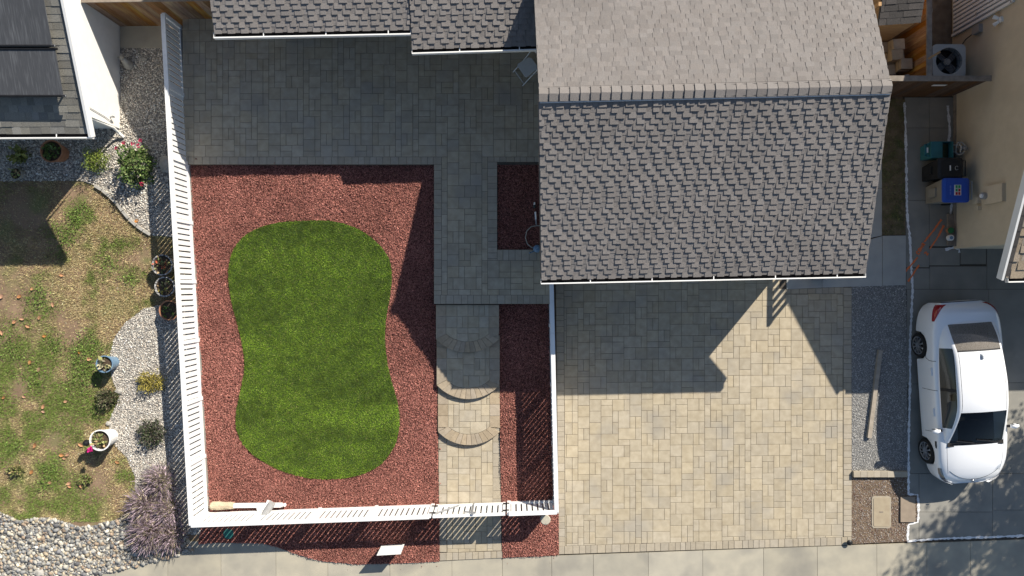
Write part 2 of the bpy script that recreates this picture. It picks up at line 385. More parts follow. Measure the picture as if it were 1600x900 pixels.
for side in (0, 1):
    y = 405.0 if side == 0 else 449.0
    while y < (838 if side else 853):
        w = R.choice([8, 9, 10, 13]); y2 = min(838.9+(1-side)*14.9, y+w)
        t0, t1 = (y-440)/420, (y2-440)/420
        q = [(868+5*t0, y), (881+2*(y-405)/448-.1, y), (881+2*(y2-405)/448-.1, y2), (868+5*t1, y2)] if side == 0 else [(1318.0, y), (1331, y), (1331, y2), (1318.0, y2)]
        pcs.append(paver([XY(*p) for p in q], 0)); y = y2
x = 1223.0
while x < 1317: x2 = min(1318, x+R.choice([9, 10, 13])); pcs.append(paver([XY(x, 451.8-(x-1230)*.04), XY(x2, 451.8-(x2-1230)*.04), XY(x2, 459), XY(x, 459)], 0)); x = x2
emit('border_paver', pcs, drv, mPAVB, 200)

# paver patio (0.44 m above the front walk)
PZ = .44; m = 9.0
pat = tag(add('paver_patio', comb(prism(rect(285, 0, 872, 257, PZ), -.2, PZ-.012), prism(rect(678, 257, 777, 475, PZ), -.2, PZ-.0125), prism(rect(777, 390, 862, 475, PZ), -.2, PZ-.013)), mSAND), 'shaded grey-tan modular paver patio and path in the fenced yard', 'patio', kind='structure')
def inpat(i, j):
    x, y = 285+(i+.5)*m, -7+(j+.5)*m
    return (x < 861 and y < 245) or (690 < x < 762 and y < 461) or (762 < x < 861 and 407 < y < 461)
pcs = []
for i, j, w, h in pack(inpat, 0, 0, m, 64, 52):
    x0, y0 = 285+i*m, -7+j*m; pcs.append(paver([XY(a, b, PZ) for a, b in ((x0, y0), (x0+w*m, y0), (x0+w*m, y0+h*m), (x0, y0+h*m))], PZ))
emit('paver', pcs, pat, mPAV, 300, hidden=lambda x, y: (x > 842 and y < 440) or (x > 330 and y < 52) or (x > 640 and y < 78) or (y < 38))
pcs = []
def strip(x0, y0, x1, y1, hor, z=PZ, ch=(9, 10, 12, 13)):
    t, e = (x0, x1) if hor else (y0, y1)
    while t < e-.5:
        u = min(e, t+R.choice(ch));  u = e if e-u < 5 else u
        pcs.append(paver(rect(t, y0, u, y1, z) if hor else rect(x0, t, x1, u, z), z)); t = u
strip(285, 245, 690, 257, True); strip(678, 257, 690, 461, False); strip(762, 253, 777, 404, False); strip(762, 245, 861, 253, True); strip(777, 390, 861, 407, True); strip(762, 404, 777, 407, True); strip(678, 461, 862, 475, True)
emit('border_paver', pcs, pat, mPAVB, 200)

# front walk and the three bowed steps
walk = tag(add('paver_walkway', prism([XY(684, 655), XY(781, 655), XY(785, 871), XY(687, 877)], -.2, .006), mSAND), 'narrow sunlit tan paver walkway leading through the gate', 'walkway', kind='structure')
pcs = []; WZ = .02
for i, j, w, h in pack(lambda i, j: True, 0, 0, m, 8, 25):
    x0, y0 = 698+i*m, 660+j*m; q = clip([(x0, y0), (x0+w*m, y0), (x0+w*m, y0+h*m), (x0, y0+h*m)], [(698, 660), (769.5, 660), (770.5, 861), (698.5, 864)])
    if area(q) > 15: pcs.append(paver([XY(*p, WZ) for p in q], WZ))
emit('paver', pcs, walk, mPAV, 150)
pcs = []
for s in (0, 1):
    y = 660.0
    while y < 862:
        y2 = min(863-s*2, y+R.choice([13, 18, 20])); d = (y-660)/210
        pcs.append(paver([XY(a, b, WZ) for a, b in (((684.5+2*d, y), (698, y), (698, y2), (684.5+2*d, y2)) if s == 0 else ((769.8, y), (781+3*d, y), (781+3*d, y2), (769.8, y2)))], WZ)); y = y2
        if y2 >= 863-s*2: break
x = 687.0
while x < 784: x2 = min(785, x+R.choice([9, 10, 11])); x2 = 785 if x2 > 780 else x2; pcs.append(paver([XY(x, 864.3-(x-687)*.03, WZ), XY(x2, 864.3-(x2-687)*.03, WZ), XY(x2, 876.5-(x2-687)*.045, WZ), XY(x, 876.5-(x-687)*.045, WZ)], WZ)); x = x2
emit('border_paver', pcs, walk, mPAVB, 100)
ordn = ['topmost', 'middle', 'lowest']
for k, (xa, xb, ys, ye, zz, yst) in enumerate([(681, 780, 530, 551, .345, 476), (682, 781, 602, 624, .24, 524), (684, 781, 675, 696, .13, 596)]):
    st = thing('entry_step', P((xa+xb)/2, ys, 0), 'bowed paver entry step, %s of the three below the patio' % ordn[k], 'step', 'bowed entry steps')
    half = (xb-xa)/2; sag = ye-ys; Rr = (half*half+sag*sag)/(2*sag); xc = (xa+xb)/2; yc = ye-Rr
    def arc(r, n, x0, x1):                                  # points on the front curve from x0 to x1
        return [(x, yc+math.sqrt(max(r*r-(x-xc)**2, 0))) for x in np.linspace(x0, x1, n)]
    outer = [(xa+1, yst), (xb-1, yst)]+arc(Rr-1.2, 14, xa+1, xb-1)[::-1]
    add('riser', prism([XY(x, y, zz) for x, y in outer], -.15, zz-.018), mPAVB, st)
    bw = 16; ri = Rr-17; inn = [(xa+bw, yst), (xb-bw, yst)]+arc(ri, 12, xa+bw, xb-bw)[::-1]
    pcs = []
    for i, j, w, h in pack(lambda i, j: True, 0, 0, m, 9, 14):
        x0, y0 = xa+bw+i*8.6, yst+j*9.; q = clip([(x0, y0), (x0+w*8.6, y0), (x0+w*8.6, y0+h*9), (x0, y0+h*9)], inn)
        if area(q) > 12: pcs.append(paver([XY(*p, zz) for p in q], zz))
    emit('paver', pcs, st, mPAV, 300)
    pcs = []
    for s in (0, 1):
        X0, X1 = (xa, xa+bw) if s == 0 else (xb-bw, xb)
        yi = yc+math.sqrt(ri*ri-(xa+bw-xc)**2); y = yst
        while y < ys-1:
            y2 = min(ys, y+18);  y2 = ys if ys-y2 < 7 else y2
            pcs.append(paver([XY(a, b, zz) for a, b in ((X0, y), (X1, y), (X1, min(y2, yi) if y2 == ys else y2), (X0, y2))], zz, 0)); y = y2
    n = 11; ao = arc(Rr, n+1, xa, xb); ai = arc(ri, n+1, xa+bw, xb-bw)
    for i in range(n): pcs.append(paver([XY(*p, zz) for p in (ao[i], ao[i+1], ai[i+1], ai[i])], zz, 0))
    emit('step_edge_paver', pcs, st, mPAVS, 300)

# ------------------------------------------------------------------ mulch beds
def inset_surface(poly, zf, mat, name, step=.3):
    """sheet over a polygon following zf: outline plus interior fan by grid clip"""
    xs = [p[0] for p in poly]; ys = [p[1] for p in poly]; V, F = [], []
    y = min(ys)
    while y < max(ys):
        q = clip(poly, [(min(xs)-1, y), (max(xs)+1, y), (max(xs)+1, y+step), (min(xs)-1, y+step)])
        if len(q) > 2:
            n = len(V); V += [(a, b, zf(a, b)) for a, b in ccw(q)]; F.append(tuple(range(n, n+len(q))))
        y += step
    return V, F
def zyard(x, y): return .30*np.clip((np.asarray(y)+5.76)/9.0, 0, 1)
def PY(px, py): return XY(px, py, YZ(py))
TURF = []
ctrl = [(478, 345), (520, 346), (560, 358), (590, 380), (608, 405), (612, 432), (609, 465), (603, 500), (602, 540), (609, 585), (619, 620), (624, 650), (622, 680), (612, 705), (593, 727), (562, 742), (525, 748), (485, 747), (445, 737), (410, 720), (385, 700), (371, 675), (369, 648), (375, 615), (382, 580), (380, 545), (372, 510), (363, 475), (358, 445), (358, 415), (368, 385), (392, 362), (430, 349)]
def smooth_loop(c, k=4):
    out = []; n = len(c)
    for i in range(n):
        p0, p1, p2, p3 = (np.array(c[(i+j-1) % n], float) for j in range(4))
        for s in range(k):
            t = s/k; out.append(tuple(.5*((2*p1)+(-p0+p2)*t+(2*p0-5*p1+4*p2-p3)*t*t+(-p0+3*p1-3*p2+p3)*t**3)))
    return out
TP = [XY(x, y, YZ(y)+.03) for x, y in smooth_loop(ctrl)]
beds = {'main': [(297, 256), (678.5, 257), (685.5, 792), (322, 802), (312, 560)],
        'right': [(779, 475), (861, 475), (867, 786), (783, 789)],
        'side': [(777.5, 252), (862, 252), (862, 390.5), (777.5, 390.5)],
        'front': [(318, 800), (687, 786), (687, 877), (630, 880), (560, 882), (505, 877), (470, 868), (433, 855), (410, 849), (336, 848), (310, 850)],
        'corner': [(783.5, 783), (873, 779), (873, 867.5), (785, 871.5)]}
blab = {'main': 'red wood mulch bed around the green turf', 'right': 'dark mulch strip between the steps and the driveway fence', 'side': 'small shaded mulch bed against the house wall',
        'front': 'red mulch strip outside the front fence, left of the walkway', 'corner': 'small red mulch patch outside the fence corner by the driveway'}
def chips(x, y, zf, parent, dens_col=1.0):
    n = len(x); z = zf(x, y)+NR.uniform(.0, .022, n)+.075*(fbm(x, y, 2.8, 40)-.42).clip(-.02, 1)
    pos = np.c_[x, y, z]; L = NR.lognormal(-3.45, .4, n).clip(.014, .08)
    scl = np.c_[L, L*NR.uniform(.3, .65, n), NR.uniform(.006, .013, n)]
    rot = (NR.normal(0, .3, n), NR.normal(0, .3, n), NR.uniform(0, 6.28, n))
    b = NR.lognormal(0, .22, n)*(.72+.6*fbm(x, y, 1.1, 9)); pale = NR.random(n)[:, None]
    c = np.array([.40, .172, .138])*b[:, None]; c = np.where(pale > .95, np.array([.38, .20, .15])*b[:, None]*.9, c); c = np.where(pale < .13, np.array([.13, .045, .036])*b[:, None], c)
    return scatter('mulch_chips', TET_V, TET_F, pos, rot, scl, mCHIP, c.clip(0, .8), parent)
for k, pl in beds.items():
    if k == 'side': zf = lambda x, y: np.asarray(x)*0+.37
    elif k in ('front', 'corner'): zf = lambda x, y: np.asarray(x)*0+.018
    else: zf = zyard
    wp = [XY(a, b, .37) if k == 'side' else (XY(a, b, .018) if k in ('front', 'corner') else PY(a, b)) for a, b in pl]
    V, F = inset_surface(wp, lambda a, b: float(zf(a, b)), mMUL, k) if k != 'front' else (lambda q: (q[0], q[1]))(prism(wp, -.06, .018))
    o = tag(add('mulch_bed', (V, F), mMUL), blab[k], 'mulch bed', kind='structure')
    x, y = pts_in(wp, 5200 if k in ('main',) else 4200, holes=(TP,) if k == 'main' else ())
    chips(x, y, zf, o)

def stray(poly, zc, n_, parent):
    x, y = pts_in(poly, n_); chips(x, y, lambda a, b: np.asarray(a)*0+zc, parent)
stray([XY(*p) for p in [(500, 879), (690, 877), (690, 889), (520, 891)]], -.004, 26, sw)
stray([XY(*p) for p in [(785, 872), (873, 868), (873, 880), (785, 884)]], -.004, 26, sw)
stray([XY(*p, PZ) for p in [(300, 247), (678, 247), (678, 257), (300, 257)]], PZ-.004, 10, pat)
stray([XY(*p) for p in [(685, 700), (690, 700), (691, 786), (686, 786)]], .016, 60, walk)
# ------------------------------------------------------------------ artificial turf
tv, tf = [], []
n = len(TP); cx, cy = np.mean(TP, 0)
for s in (0., .5, .94, 1.0, 1.0):
    pass
V = []; F = []
rings = [(1.0, -.03), (1.0, .038), (.97, .042), (.6, .042), (.25, .042)]
for r, dz in rings:
    for x, y in TP: X, Y = cx+(x-cx)*r, cy+(y-cy)*r; V.append((X, Y, float(zyard(X, Y))+dz))
for j in range(len(rings)-1):
    for i in range(n): F.append((j*n+i, j*n+(i+1) % n, (j+1)*n+(i+1) % n, (j+1)*n+i))
F.append(tuple(range((len(rings)-1)*n, len(rings)*n)))
turf = tag(add('artificial_turf', (V, F), mTURFB), 'hourglass shaped patch of bright green turf in the red mulch', 'turf', kind='structure')
x, y = pts_in(TP, 9000); n = len(x)
fn = fbm(x, y, .75, 3); st = vnoise(x*.35, y*1.0, 2.2, 8); fine = vnoise(x, y, 6, 21)
st = fbm(x*.28, y, 1.5, 8)
b = 2.25*(.64+.7*(st-.5)+.28*(fn-.5)+.4*(fine-.5)).clip(.22, 2)*NR.lognormal(0, .22, n); wrm = NR.random(n)
c = np.c_[.096+.035*wrm, .170+.02*wrm, .012+.008*wrm]*b[:, None]
c = np.where((NR.random(n) < .07)[:, None], np.array([.20, .19, .07])*b[:, None], c)
scatter('turf_blades', BLADE_V, BLADE_F, np.c_[x, y, zyard(x, y)+.038], (NR.normal(-.45, .45, n), NR.normal(.15, .45, n), NR.uniform(0, 6.28, n)), np.c_[NR.uniform(.006, .011, n), np.ones(n), NR.uniform(.025, .05, n)], mTURF, c.clip(0, .7), turf)

# ------------------------------------------------------------------ left neighbour's yard
LAWNP = [XY(*p) for p in [(-420, 60), (330, 60), (336, 850), (300, 870), (215, 895), (100, 930), (-420, 930)]]
lawn = tag(add('lawn', prism(LAWNP, -.15, -.006), mLAWN), 'patchy half-dry lawn of the left neighbour', 'lawn', kind='structure')
G1 = [(-300, 200), (188, 195), (188, 75), (262, 75), (292, 262), (298, 372), (237, 368), (222, 358), (205, 345), (185, 318), (165, 300), (148, 289), (125, 282), (-300, 284)]
G2 = [(252, 476), (225, 482), (195, 505), (178, 530), (171, 560), (175, 590), (186, 620), (170, 660), (175, 690), (198, 715), (211, 745), (212, 775), (200, 805), (218, 835), (322, 835), (318, 790), (306, 476)]
G3 = [(-300, 800), (0, 800), (30, 813), (75, 808), (100, 815), (125, 823), (150, 821), (180, 812), (200, 803), (225, 800), (290, 830), (302, 862), (262, 873), (215, 884), (175, 893), (140, 903), (60, 925), (-300, 960)]
def stones(name, poly, dens, smin, smax, pal, parent, zf=.004, flat=.6):
    x, y = pts_in(poly, dens); n = len(x); s = smin*np.exp(NR.random(n)**1.6*math.log(smax/smin))
    pos = np.c_[x, y, np.full(n, zf)+s*flat*.35]
    scl = np.c_[s*NR.uniform(.8, 1.3, n), s*NR.uniform(.7, 1.0, n), s*flat*NR.uniform(.7, 1.1, n)]/2*1.1
    pal = np.array(pal)*(.8 if smax > .1 else 1); c = pal[NR.integers(0, len(pal), n)]*NR.lognormal(0, .22, n)[:, None]
    return scatter(name, ICO_V, ICO_F, pos, (NR.normal(0, .3, n), NR.normal(0, .3, n), NR.uniform(0, 6.28, n)), scl, mGR, c.clip(0, .75), parent, smooth=True)
PALE = [(.52, .485, .43), (.44, .415, .37), (.62, .575, .50), (.34, .32, .29), (.48, .42, .35)]
COBB = [(.36, .355, .33), (.24, .24, .235), (.48, .44, .36), (.15, .15, .155), (.50, .42, .30), (.40, .38, .33), (.54, .51, .44), (.38, .29, .21), (.29, .29, .28)]
for nm, G, lab, kw in (('gravel_bed', G1, 'grey gravel bed along the white house and upper fence', (1500, .02, .055, PALE)), ('gravel_bed', G2, 'pale curved gravel bed beside the white fence', (2200, .018, .045, PALE)), ('cobble_bed', G3, 'bed of rounded river cobbles along the lower lawn', (430, .05, .135, COBB))):
    wp = [XY(*p) for p in G]
    o = tag(add(nm, prism(wp, -.1, .003 if nm == 'gravel_bed' else .006), mGRB), lab, 'gravel bed' if nm == 'gravel_bed' else 'cobble bed', kind='structure')
    vp = ccw(clip(wp, [(-14.2, -8.2), (0, -8.2), (0, 8.2), (-14.2, 8.2)])) if nm != 'gravel_bed' or G is G1 else wp
    if G is not G1: vp = wp
    x0 = [p for p in vp if p[0] > -14.5]
    use = [(max(p[0], -14.3), p[1]) for p in wp]
    stones('stones', use, *kw, o)
    if nm == 'cobble_bed': stones('pebbles', use, 1100, .02, .05, COBB, o)
holes = [[XY(*p) for p in g] for g in (G1, G2, G3)]
LV = [(-14.3, -8.2), (-8.0, -8.2), (-8.0, 6.4), (-14.3, 6.4)]
LP2 = [XY(*p) for p in [(-60, 283), (300, 283), (318, 800), (215, 815), (-60, 815)]]
def bare(x, y):                                # bare soil patches of the lawn
    b = np.zeros_like(x)
    for px, py, r in ((0, 455, 78), (20, 480, 40), (118, 300, 40), (40, 330, 75), (150, 755, 32), (22, 735, 26), (110, 520, 26), (225, 400, 24), (85, 690, 22), (30, 610, 22), (95, 495, 18)):
        X, Y = XY(px, py); b = np.maximum(b, np.exp(-(((x-X)**2+(y-Y)**2)/(r/59.)**2)*1.3))
    return b
x, y = pts_in(LP2, 6500, holes); bf = bare(x, y); g = fbm(x, y, .8, 5); g2 = fbm(x, y, 2.6, 15)
k = NR.random(len(x)) < (.18+.95*g2)*(1-bf*.97)*1.15; x, y, g, g2 = x[k], y[k], g[k], g2[k]; n = len(x)
gf = np.zeros(n)
for px, py, r, k in ((15, 545, 62, 1), (70, 590, 62, .95), (130, 580, 48, 1), (100, 645, 75, .75), (60, 470, 32, .9), (120, 330, 24, .9), (100, 370, 32, .8), (190, 425, 40, .45), (80, 735, 42, .85), (215, 745, 34, .6), (150, 640, 40, .7), (20, 690, 45, .6), (130, 790, 62, .6), (30, 780, 50, .6), (-20, 620, 60, .9)):
    X, Y = XY(px, py); gf = np.maximum(gf, k*np.exp(-((x-X)**2+(y-Y)**2)/(r/59.)**2))
green = np.clip(gf*1.9-.12+(g2-.5)*3.2+NR.normal(0, .16, n), 0, 1)[:, None]
c = (np.array([.50, .40, .215])*(1-green)+np.array([.16, .225, .048])*green)*NR.lognormal(0, .3, n)[:, None]
scatter('grass_blades', BLADE_V, BLADE_F, np.c_[x, y, np.full(n, -.006)], (NR.normal(-.5, .55, n), NR.normal(0, .6, n), NR.uniform(0, 6.28, n)), np.c_[NR.uniform(.008, .016, n), np.ones(n), NR.uniform(.025, .075, n)], mTURF, c.clip(0, .7), lawn)
# broad-leaved weeds in the lawn
wx, wy = [], []
for px, py, r, q in ((130, 590, 24, 420), (125, 555, 18, 260), (140, 535, 20, 260), (118, 340, 14, 200), (100, 372, 20, 280), (128, 325, 10, 110), (170, 415, 18, 160), (80, 735, 16, 260), (68, 760, 10, 110), (90, 535, 14, 160), (60, 470, 16, 200), (150, 640, 14, 90), (200, 440, 14, 130), (65, 455, 12, 120), (15, 545, 25, 300), (55, 590, 20, 200), (20, 700, 20, 160)):
    a = NR.uniform(0, 6.28, q); rr = r*1.35*np.sqrt(NR.random(q))*NR.uniform(.4, 1.25, q); X, Y = XY(px, py); wx.append(X+np.cos(a)*rr/59); wy.append(Y+np.sin(a)*rr/59)
x = np.concatenate(wx); y = np.concatenate(wy); n = len(x); L = NR.uniform(.022, .055, n)
c = np.array([.13, .20, .042])*NR.lognormal(0, .35, n)[:, None]
scatter('weed_leaves', LEAF_V, LEAF_F, np.c_[x, y, NR.uniform(.01, .07, n)], (NR.normal(.2, .5, n), NR.normal(0, .5, n), NR.uniform(0, 6.28, n)), np.c_[L*.55, L, L], mLEAF, c.clip(0, .5), lawn)
tag(add('concrete_step', prism(rect(188, 40, 256, 75, .02), -.1, .03), mCON), 'plain concrete slab below the cedar fence by the white house', 'slab', kind='structure')
# brick edging of the upper gravel bed and paver stones of the lower one
edge = smooth = [(148, 290), (160, 297), (172, 307), (183, 318), (192, 330), (202, 342), (214, 353), (224, 360), (236, 367)]
eb = thing('stone_edging', P(190, 328), 'curved row of small edging stones between lawn and upper gravel', 'edging')
for a, b in zip(edge[:-1], edge[1:]):
    A, B = Vector(P(*a, .035)), Vector(P(*b, .035)); d = (B-A)*.04; add('stone', rod(A+d, B-d, .07, .08), mSTONE, eb)

def leafcard(px, py, L, rz, mat, label, grp, z=.02):
    V = []; prof = [(0, 0), (.25, .26), (.55, .30), (.8, .17), (1, 0)]
    for t, w in prof:
        up = .18*(t-.5)**2*4*L
        V += [(t*L-L/2, w*L, up+w*L*.45), (t*L-L/2, 0, up), (t*L-L/2, -w*L, up+w*L*.45)]
    F = [(3*i+j, 3*i+j+1, 3*i+j+4, 3*i+j+3) for i in range(4) for j in (0, 1)]
    ca, sa = math.cos(rz), math.sin(rz); X, Y, Z = P(px, py, z)
    o = add('fallen_leaf', ([(X+a*ca-b*sa, Y+a*sa+b*ca, Z+c) for a, b, c in V], F), mat)
    return tag(o, label, 'leaf', grp)
mDRY = M('dry_leaf', (.46, .235, .10), (.30, .14, .06), 25, .7, rnd=.2)
for px, py in ((3, 463), (31, 463), (83, 476), (23, 503), (35, 498), (62, 496), (44, 510), (3, 520), (70, 525), (47, 566), (61, 577), (103, 627), (6, 621), (68, 635), (68, 643), (127, 695), (55, 696), (97, 711), (106, 710), (101, 716), (184, 722), (78, 754), (108, 755), (126, 759), (109, 760), (50, 737), (137, 824), (97, 430), (51, 451), (214, 345), (140, 561), (38, 620), (124, 550)):
    leafcard(px, py, R.uniform(.11, .17), R.uniform(0, 6.28), mDRY, 'curled orange-brown dry leaf lying on the patchy lawn', 'fallen leaves on the lawn')

# ------------------------------------------------------------------ dark gravel strip on the right
DG = {'strip': [(1331, 447), (1416, 445), (1419, 736), (1331, 737)], 'meter': [(1331, 745), (1419, 745), (1420, 772), (1436, 772), (1436, 814), (1419, 816), (1419, 846), (1331, 850)]}
for k, pl in DG.items():
    wp = [XY(*p) for p in pl]
    o = tag(add('gravel_strip', prism(wp, -.1, -.004), mDGB if k == 'strip' else mSOIL), 'blue-grey gravel strip between the paver and concrete driveways' if k == 'strip' else 'brown gravelly soil around the tan meter lid', 'gravel strip', kind='structure')
    stones('stones', wp, 3600 if k == 'strip' else 1900, .012, .03, [(.36, .35, .33), (.28, .275, .265), (.44, .43, .40), (.20, .20, .195)] if k == 'strip' else [(.30, .25, .21), (.22, .17, .14), (.40, .36, .32), (.17, .10, .08)], o, -.004)
dirt = [XY(*p) for p in [(1377.5, 155), (1414, 155), (1415, 367), (1378, 367)]]
o = tag(add('soil_strip', prism(dirt, -.1, -.004), M('dry_soil', (.20, .15, .095), (.13, .10, .06), 5, .95, 1, 40, c3=(.09, .10, .04), s3=2.5, t3=(.5, .7))), 'narrow strip of bare soil and weeds right of the garage', 'soil', kind='structure')
x, y = pts_in(dirt, 2500); k = NR.random(len(x)) < fbm(x, y, 1.4, 31)**2*2; x, y = x[k], y[k]; n = len(x)
scatter('grass_blades', BLADE_V, BLADE_F, np.c_[x, y, np.full(n, 0.)], (NR.normal(-.5, .5, n), NR.normal(0, .5, n), NR.uniform(0, 6.28, n)), np.c_[NR.uniform(.008, .014, n), np.ones(n), NR.uniform(.02, .06, n)], mTURF, (np.array([.14, .15, .055])*NR.lognormal(0, .35, n)[:, None]).clip(0, .5), o)

# spray-paint marks on the concrete
def ribbon(pts, w, z, jit=0):
    V, F = [], []; Q = []
    for a, b in zip(pts[:-1], pts[1:]):
        k = max(2, int(math.hypot(b[0]-a[0], b[1]-a[1])/3))
        Q += [lerp(a, b, t/k) for t in range(k)]
    Q.append(pts[-1])
    for i, p in enumerate(Q):
        a, b = Q[max(i-1, 0)], Q[min(i+1, len(Q)-1)]; d = Vector((b[0]-a[0], b[1]-a[1])).normalized()
        ww = w*(1+R.uniform(-jit, jit)); ox = R.uniform(-jit, jit)*.7
        for s in (-1, 1): V.append(P(p[0]+(-d.y)*(s*ww+ox), p[1]+d.x*(s*ww+ox), z))
        if i: n = len(V); F.append((n-4, n-3, n-1, n-2))
    return V, F
for pts in ([(1413, 160), (1415, 200), (1416, 260), (1417, 320), (1419, 354), (1421, 362), (1423, 395), (1424, 420), (1426, 450), (1424, 495), (1422, 540), (1422, 600), (1420, 680), (1419.5, 772), (1434, 773), (1435.5, 790), (1434.5, 816), (1424, 818), (1419.5, 820), (1418, 845)],
            [(1418, 846), (1455, 842.5), (1500, 840.5), (1550, 839), (1605, 837)], [(1481, 165), (1483, 190), (1484, 206), (1482, 222)], [(1487, 318), (1486, 328), (1485, 336)], [(1477, 390), (1490, 387), (1499, 389), (1499, 395)]):
    add('paint_line', ribbon(pts, 1.7, .0055, .5), mPAINTW, nd)
for pts, w in (([(1471, 343), (1458, 361)], 1.1), ([(1458, 361), (1444, 378)], .8), ([(1434, 402), (1414, 425)], .9), ([(1474.5, 352), (1467, 368)], 1.1), ([(1467, 368), (1453, 389)], .7), ([(1436, 414), (1419, 440)], .9)):
    add('paint_line', ribbon(pts, w*1.5, .009, .3), mPAINTO, nd)
def glyph(strokes, c, s, ang):
    parts = []
    for st_ in strokes:
        q = [(c[0]+(a*math.cos(ang)-b*math.sin(ang))*s, c[1]-(a*math.sin(ang)+b*math.cos(ang))*s) for a, b in st_]; parts.append(ribbon(q, .95, .0095+R.uniform(0, .001)))
    return comb(*parts)
GA = math.radians(54)
oval = [(math.cos(t)*.42, math.sin(t)*.62) for t in np.linspace(.6, 5.7, 12)]
add('paint_mark', glyph([oval], (1434.5, 395), 4.2, GA), mPAINTO, nd)
add('paint_mark', glyph([oval+[oval[0]]], (1437, 390.5), 3.8, GA), mPAINTO, nd)
add('paint_mark', glyph([[(-.5, -.6), (-.4, .6), (0, -.1), (.4, .6), (.5, -.6)]], (1440, 386.5), 3.8, GA), mPAINTO, nd)
add('paint_mark', glyph([[(-.4, -.6), (-.4, .6), (.2, .5), (.2, .1), (-.3, 0), (.4, -.6)]], (1443, 381.5), 3.9, GA), mPAINTO, nd)
add('paint_mark', glyph([[(-.45, .35), (-.1, .65), (.35, .4), (.1, -.05), (-.45, -.6), (.5, -.55)]], (1447.5, 396), 4.4, GA), mPAINTO, nd)

# ------------------------------------------------------------------ roofs
SHC = {}
def frame_matrix(u, v, n, t):
    return Matrix(((u.x, v.x, n.x, t.x), (u.y, v.y, n.y, t.y), (u.z, v.z, n.z, t.z), (0, 0, 0, 1)))
def slab_mesh(w, L, hb, hh, bot=-.006):
    key = (round(w, 3), round(L, 3), hb, hh)
    if key not in SHC:
        V = [(0, 0, bot), (w, 0, bot), (w, L, bot), (0, L, bot), (0, 0, hb), (w, 0, hb), (w, L, hh), (0, L, hh)]
        SHC[key] = mesh_of('shingle', V, BF, None)
    return SHC[key]
def roof(name, A, B, C, D, parent, mat, e=.118, style='teeth', th=.12, deck=None, widths=(.13, .16, .18), gaps=(.08, .12, .14), t=.019, limit=0, hidden=None, minrow=.0):
    A, B, C, D = map(Vector, (A, B, C, D)); u = (B-A).normalized(); d = D-A; v = (d-u*d.dot(u)).normalized(); n = u.cross(v); L = d.dot(v)
    sl = lambda q: (lerp(A, D, q/L)[0]-A.x)*u.x+(lerp(A, D, q/L)[1]-A.y)*u.y+(lerp(A, D, q/L)[2]-A.z)*u.z
    sr = lambda q: (lerp(B, C, q/L)[0]-A.x)*u.x+(lerp(B, C, q/L)[1]-A.y)*u.y+(lerp(B, C, q/L)[2]-A.z)*u.z
    at = lambda s, q, h=0: A+u*s+v*q+n*h
    dv = [at(sl(0), 0, -.012), at(sr(0), 0, -.012), at(sr(L), L, -.012), at(sl(L), L, -.012)]
    dd = [p-Vector((0, 0, th)) for p in dv]
    base = ([tuple(p) for p in dd+dv], BF)
    ro = add(name, base, deck or mFELT, parent)
    bp, tp = [], []; r = 0; row = -.03
    def piece(lst, s0, s1, q0, q1, hb, hh):
        q1 = min(q1, L-.005); s0 = max(s0, sl(q0), sl(q1)); s1 = min(s1, sr(q0), sr(q1))
        if s1-s0 < .03 or q1-q0 < .02: return
        me = slab_mesh(s1-s0, q1-q0, hb, hh); mx = frame_matrix(u, v, n, at(s0, q0)); c = at((s0+s1)/2, q0+e/2)
        px = toPx(c); lst.append((me, mx, (s1-s0)*min(e, q1-q0)*(FP/(H-c.z))**2*n.z, px))
    while row < L-.04:
        if style == 'teeth':
            s = sl(max(row, 0))-R.uniform(0, .3)
            while s < sr(max(row, 0)):
                w = R.choice((.3, .4, .5)); piece(bp, s+.0015, s+w-.0015, row, row+e*1.9, .012, .0); s += w
            s = sl(max(row, 0))-.3+(r*.125) % .275+R.uniform(-.025, .025)
            while s < sr(max(row, 0)):
                w = R.choice(widths); piece(tp, s, s+w, row-.012, row+e*1.25, .012+t, .006); s += w+R.choice(gaps)
        else:
            s = sl(max(row, 0))-R.uniform(0, .3)
            while s < sr(max(row, 0)):
                w = R.choice(widths); h = R.choice((.011, .011, .018)); piece(tp, s+.002, s+w-.002, row-R.choice((0, 0, .006)), row+e*1.5, h, .001); s += w
        row += e; r += 1
    if bp: emit('under_shingle', bp, ro, mat, 0, 'under_shingles')
    emit('shingle', tp, ro, mat, limit, 'shingle_field', hidden)
    return ro, at
def gutter(a, b, out, parent, w=.11):
    a, b, out = Vector(a), Vector(b), Vector(out); d = (b-a).normalized(); up = Vector((0, 0, 1))
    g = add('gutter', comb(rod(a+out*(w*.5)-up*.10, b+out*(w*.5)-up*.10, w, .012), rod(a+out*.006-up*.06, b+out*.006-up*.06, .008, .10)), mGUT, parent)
    add('gutter_lip', rod(a+out*(w+.01)-up*.052, b+out*(w+.01)-up*.052, .028, .105), mWHP, g)
    for p in (a, b): add('gutter_end', rod(p+out*.0-up*.055, p+out*(w+.005)-up*.055, .008, .1), mWHP, g)
    n = max(1, int((b-a).length/1.35))
    for i in range(n):
        p = a+(b-a)*((i+.8)/n*.95); add('hanger', rod(p+out*.0-up*.008, p+out*(w+.01)-up*.008, .022, .006), mWHP, g)
    return g

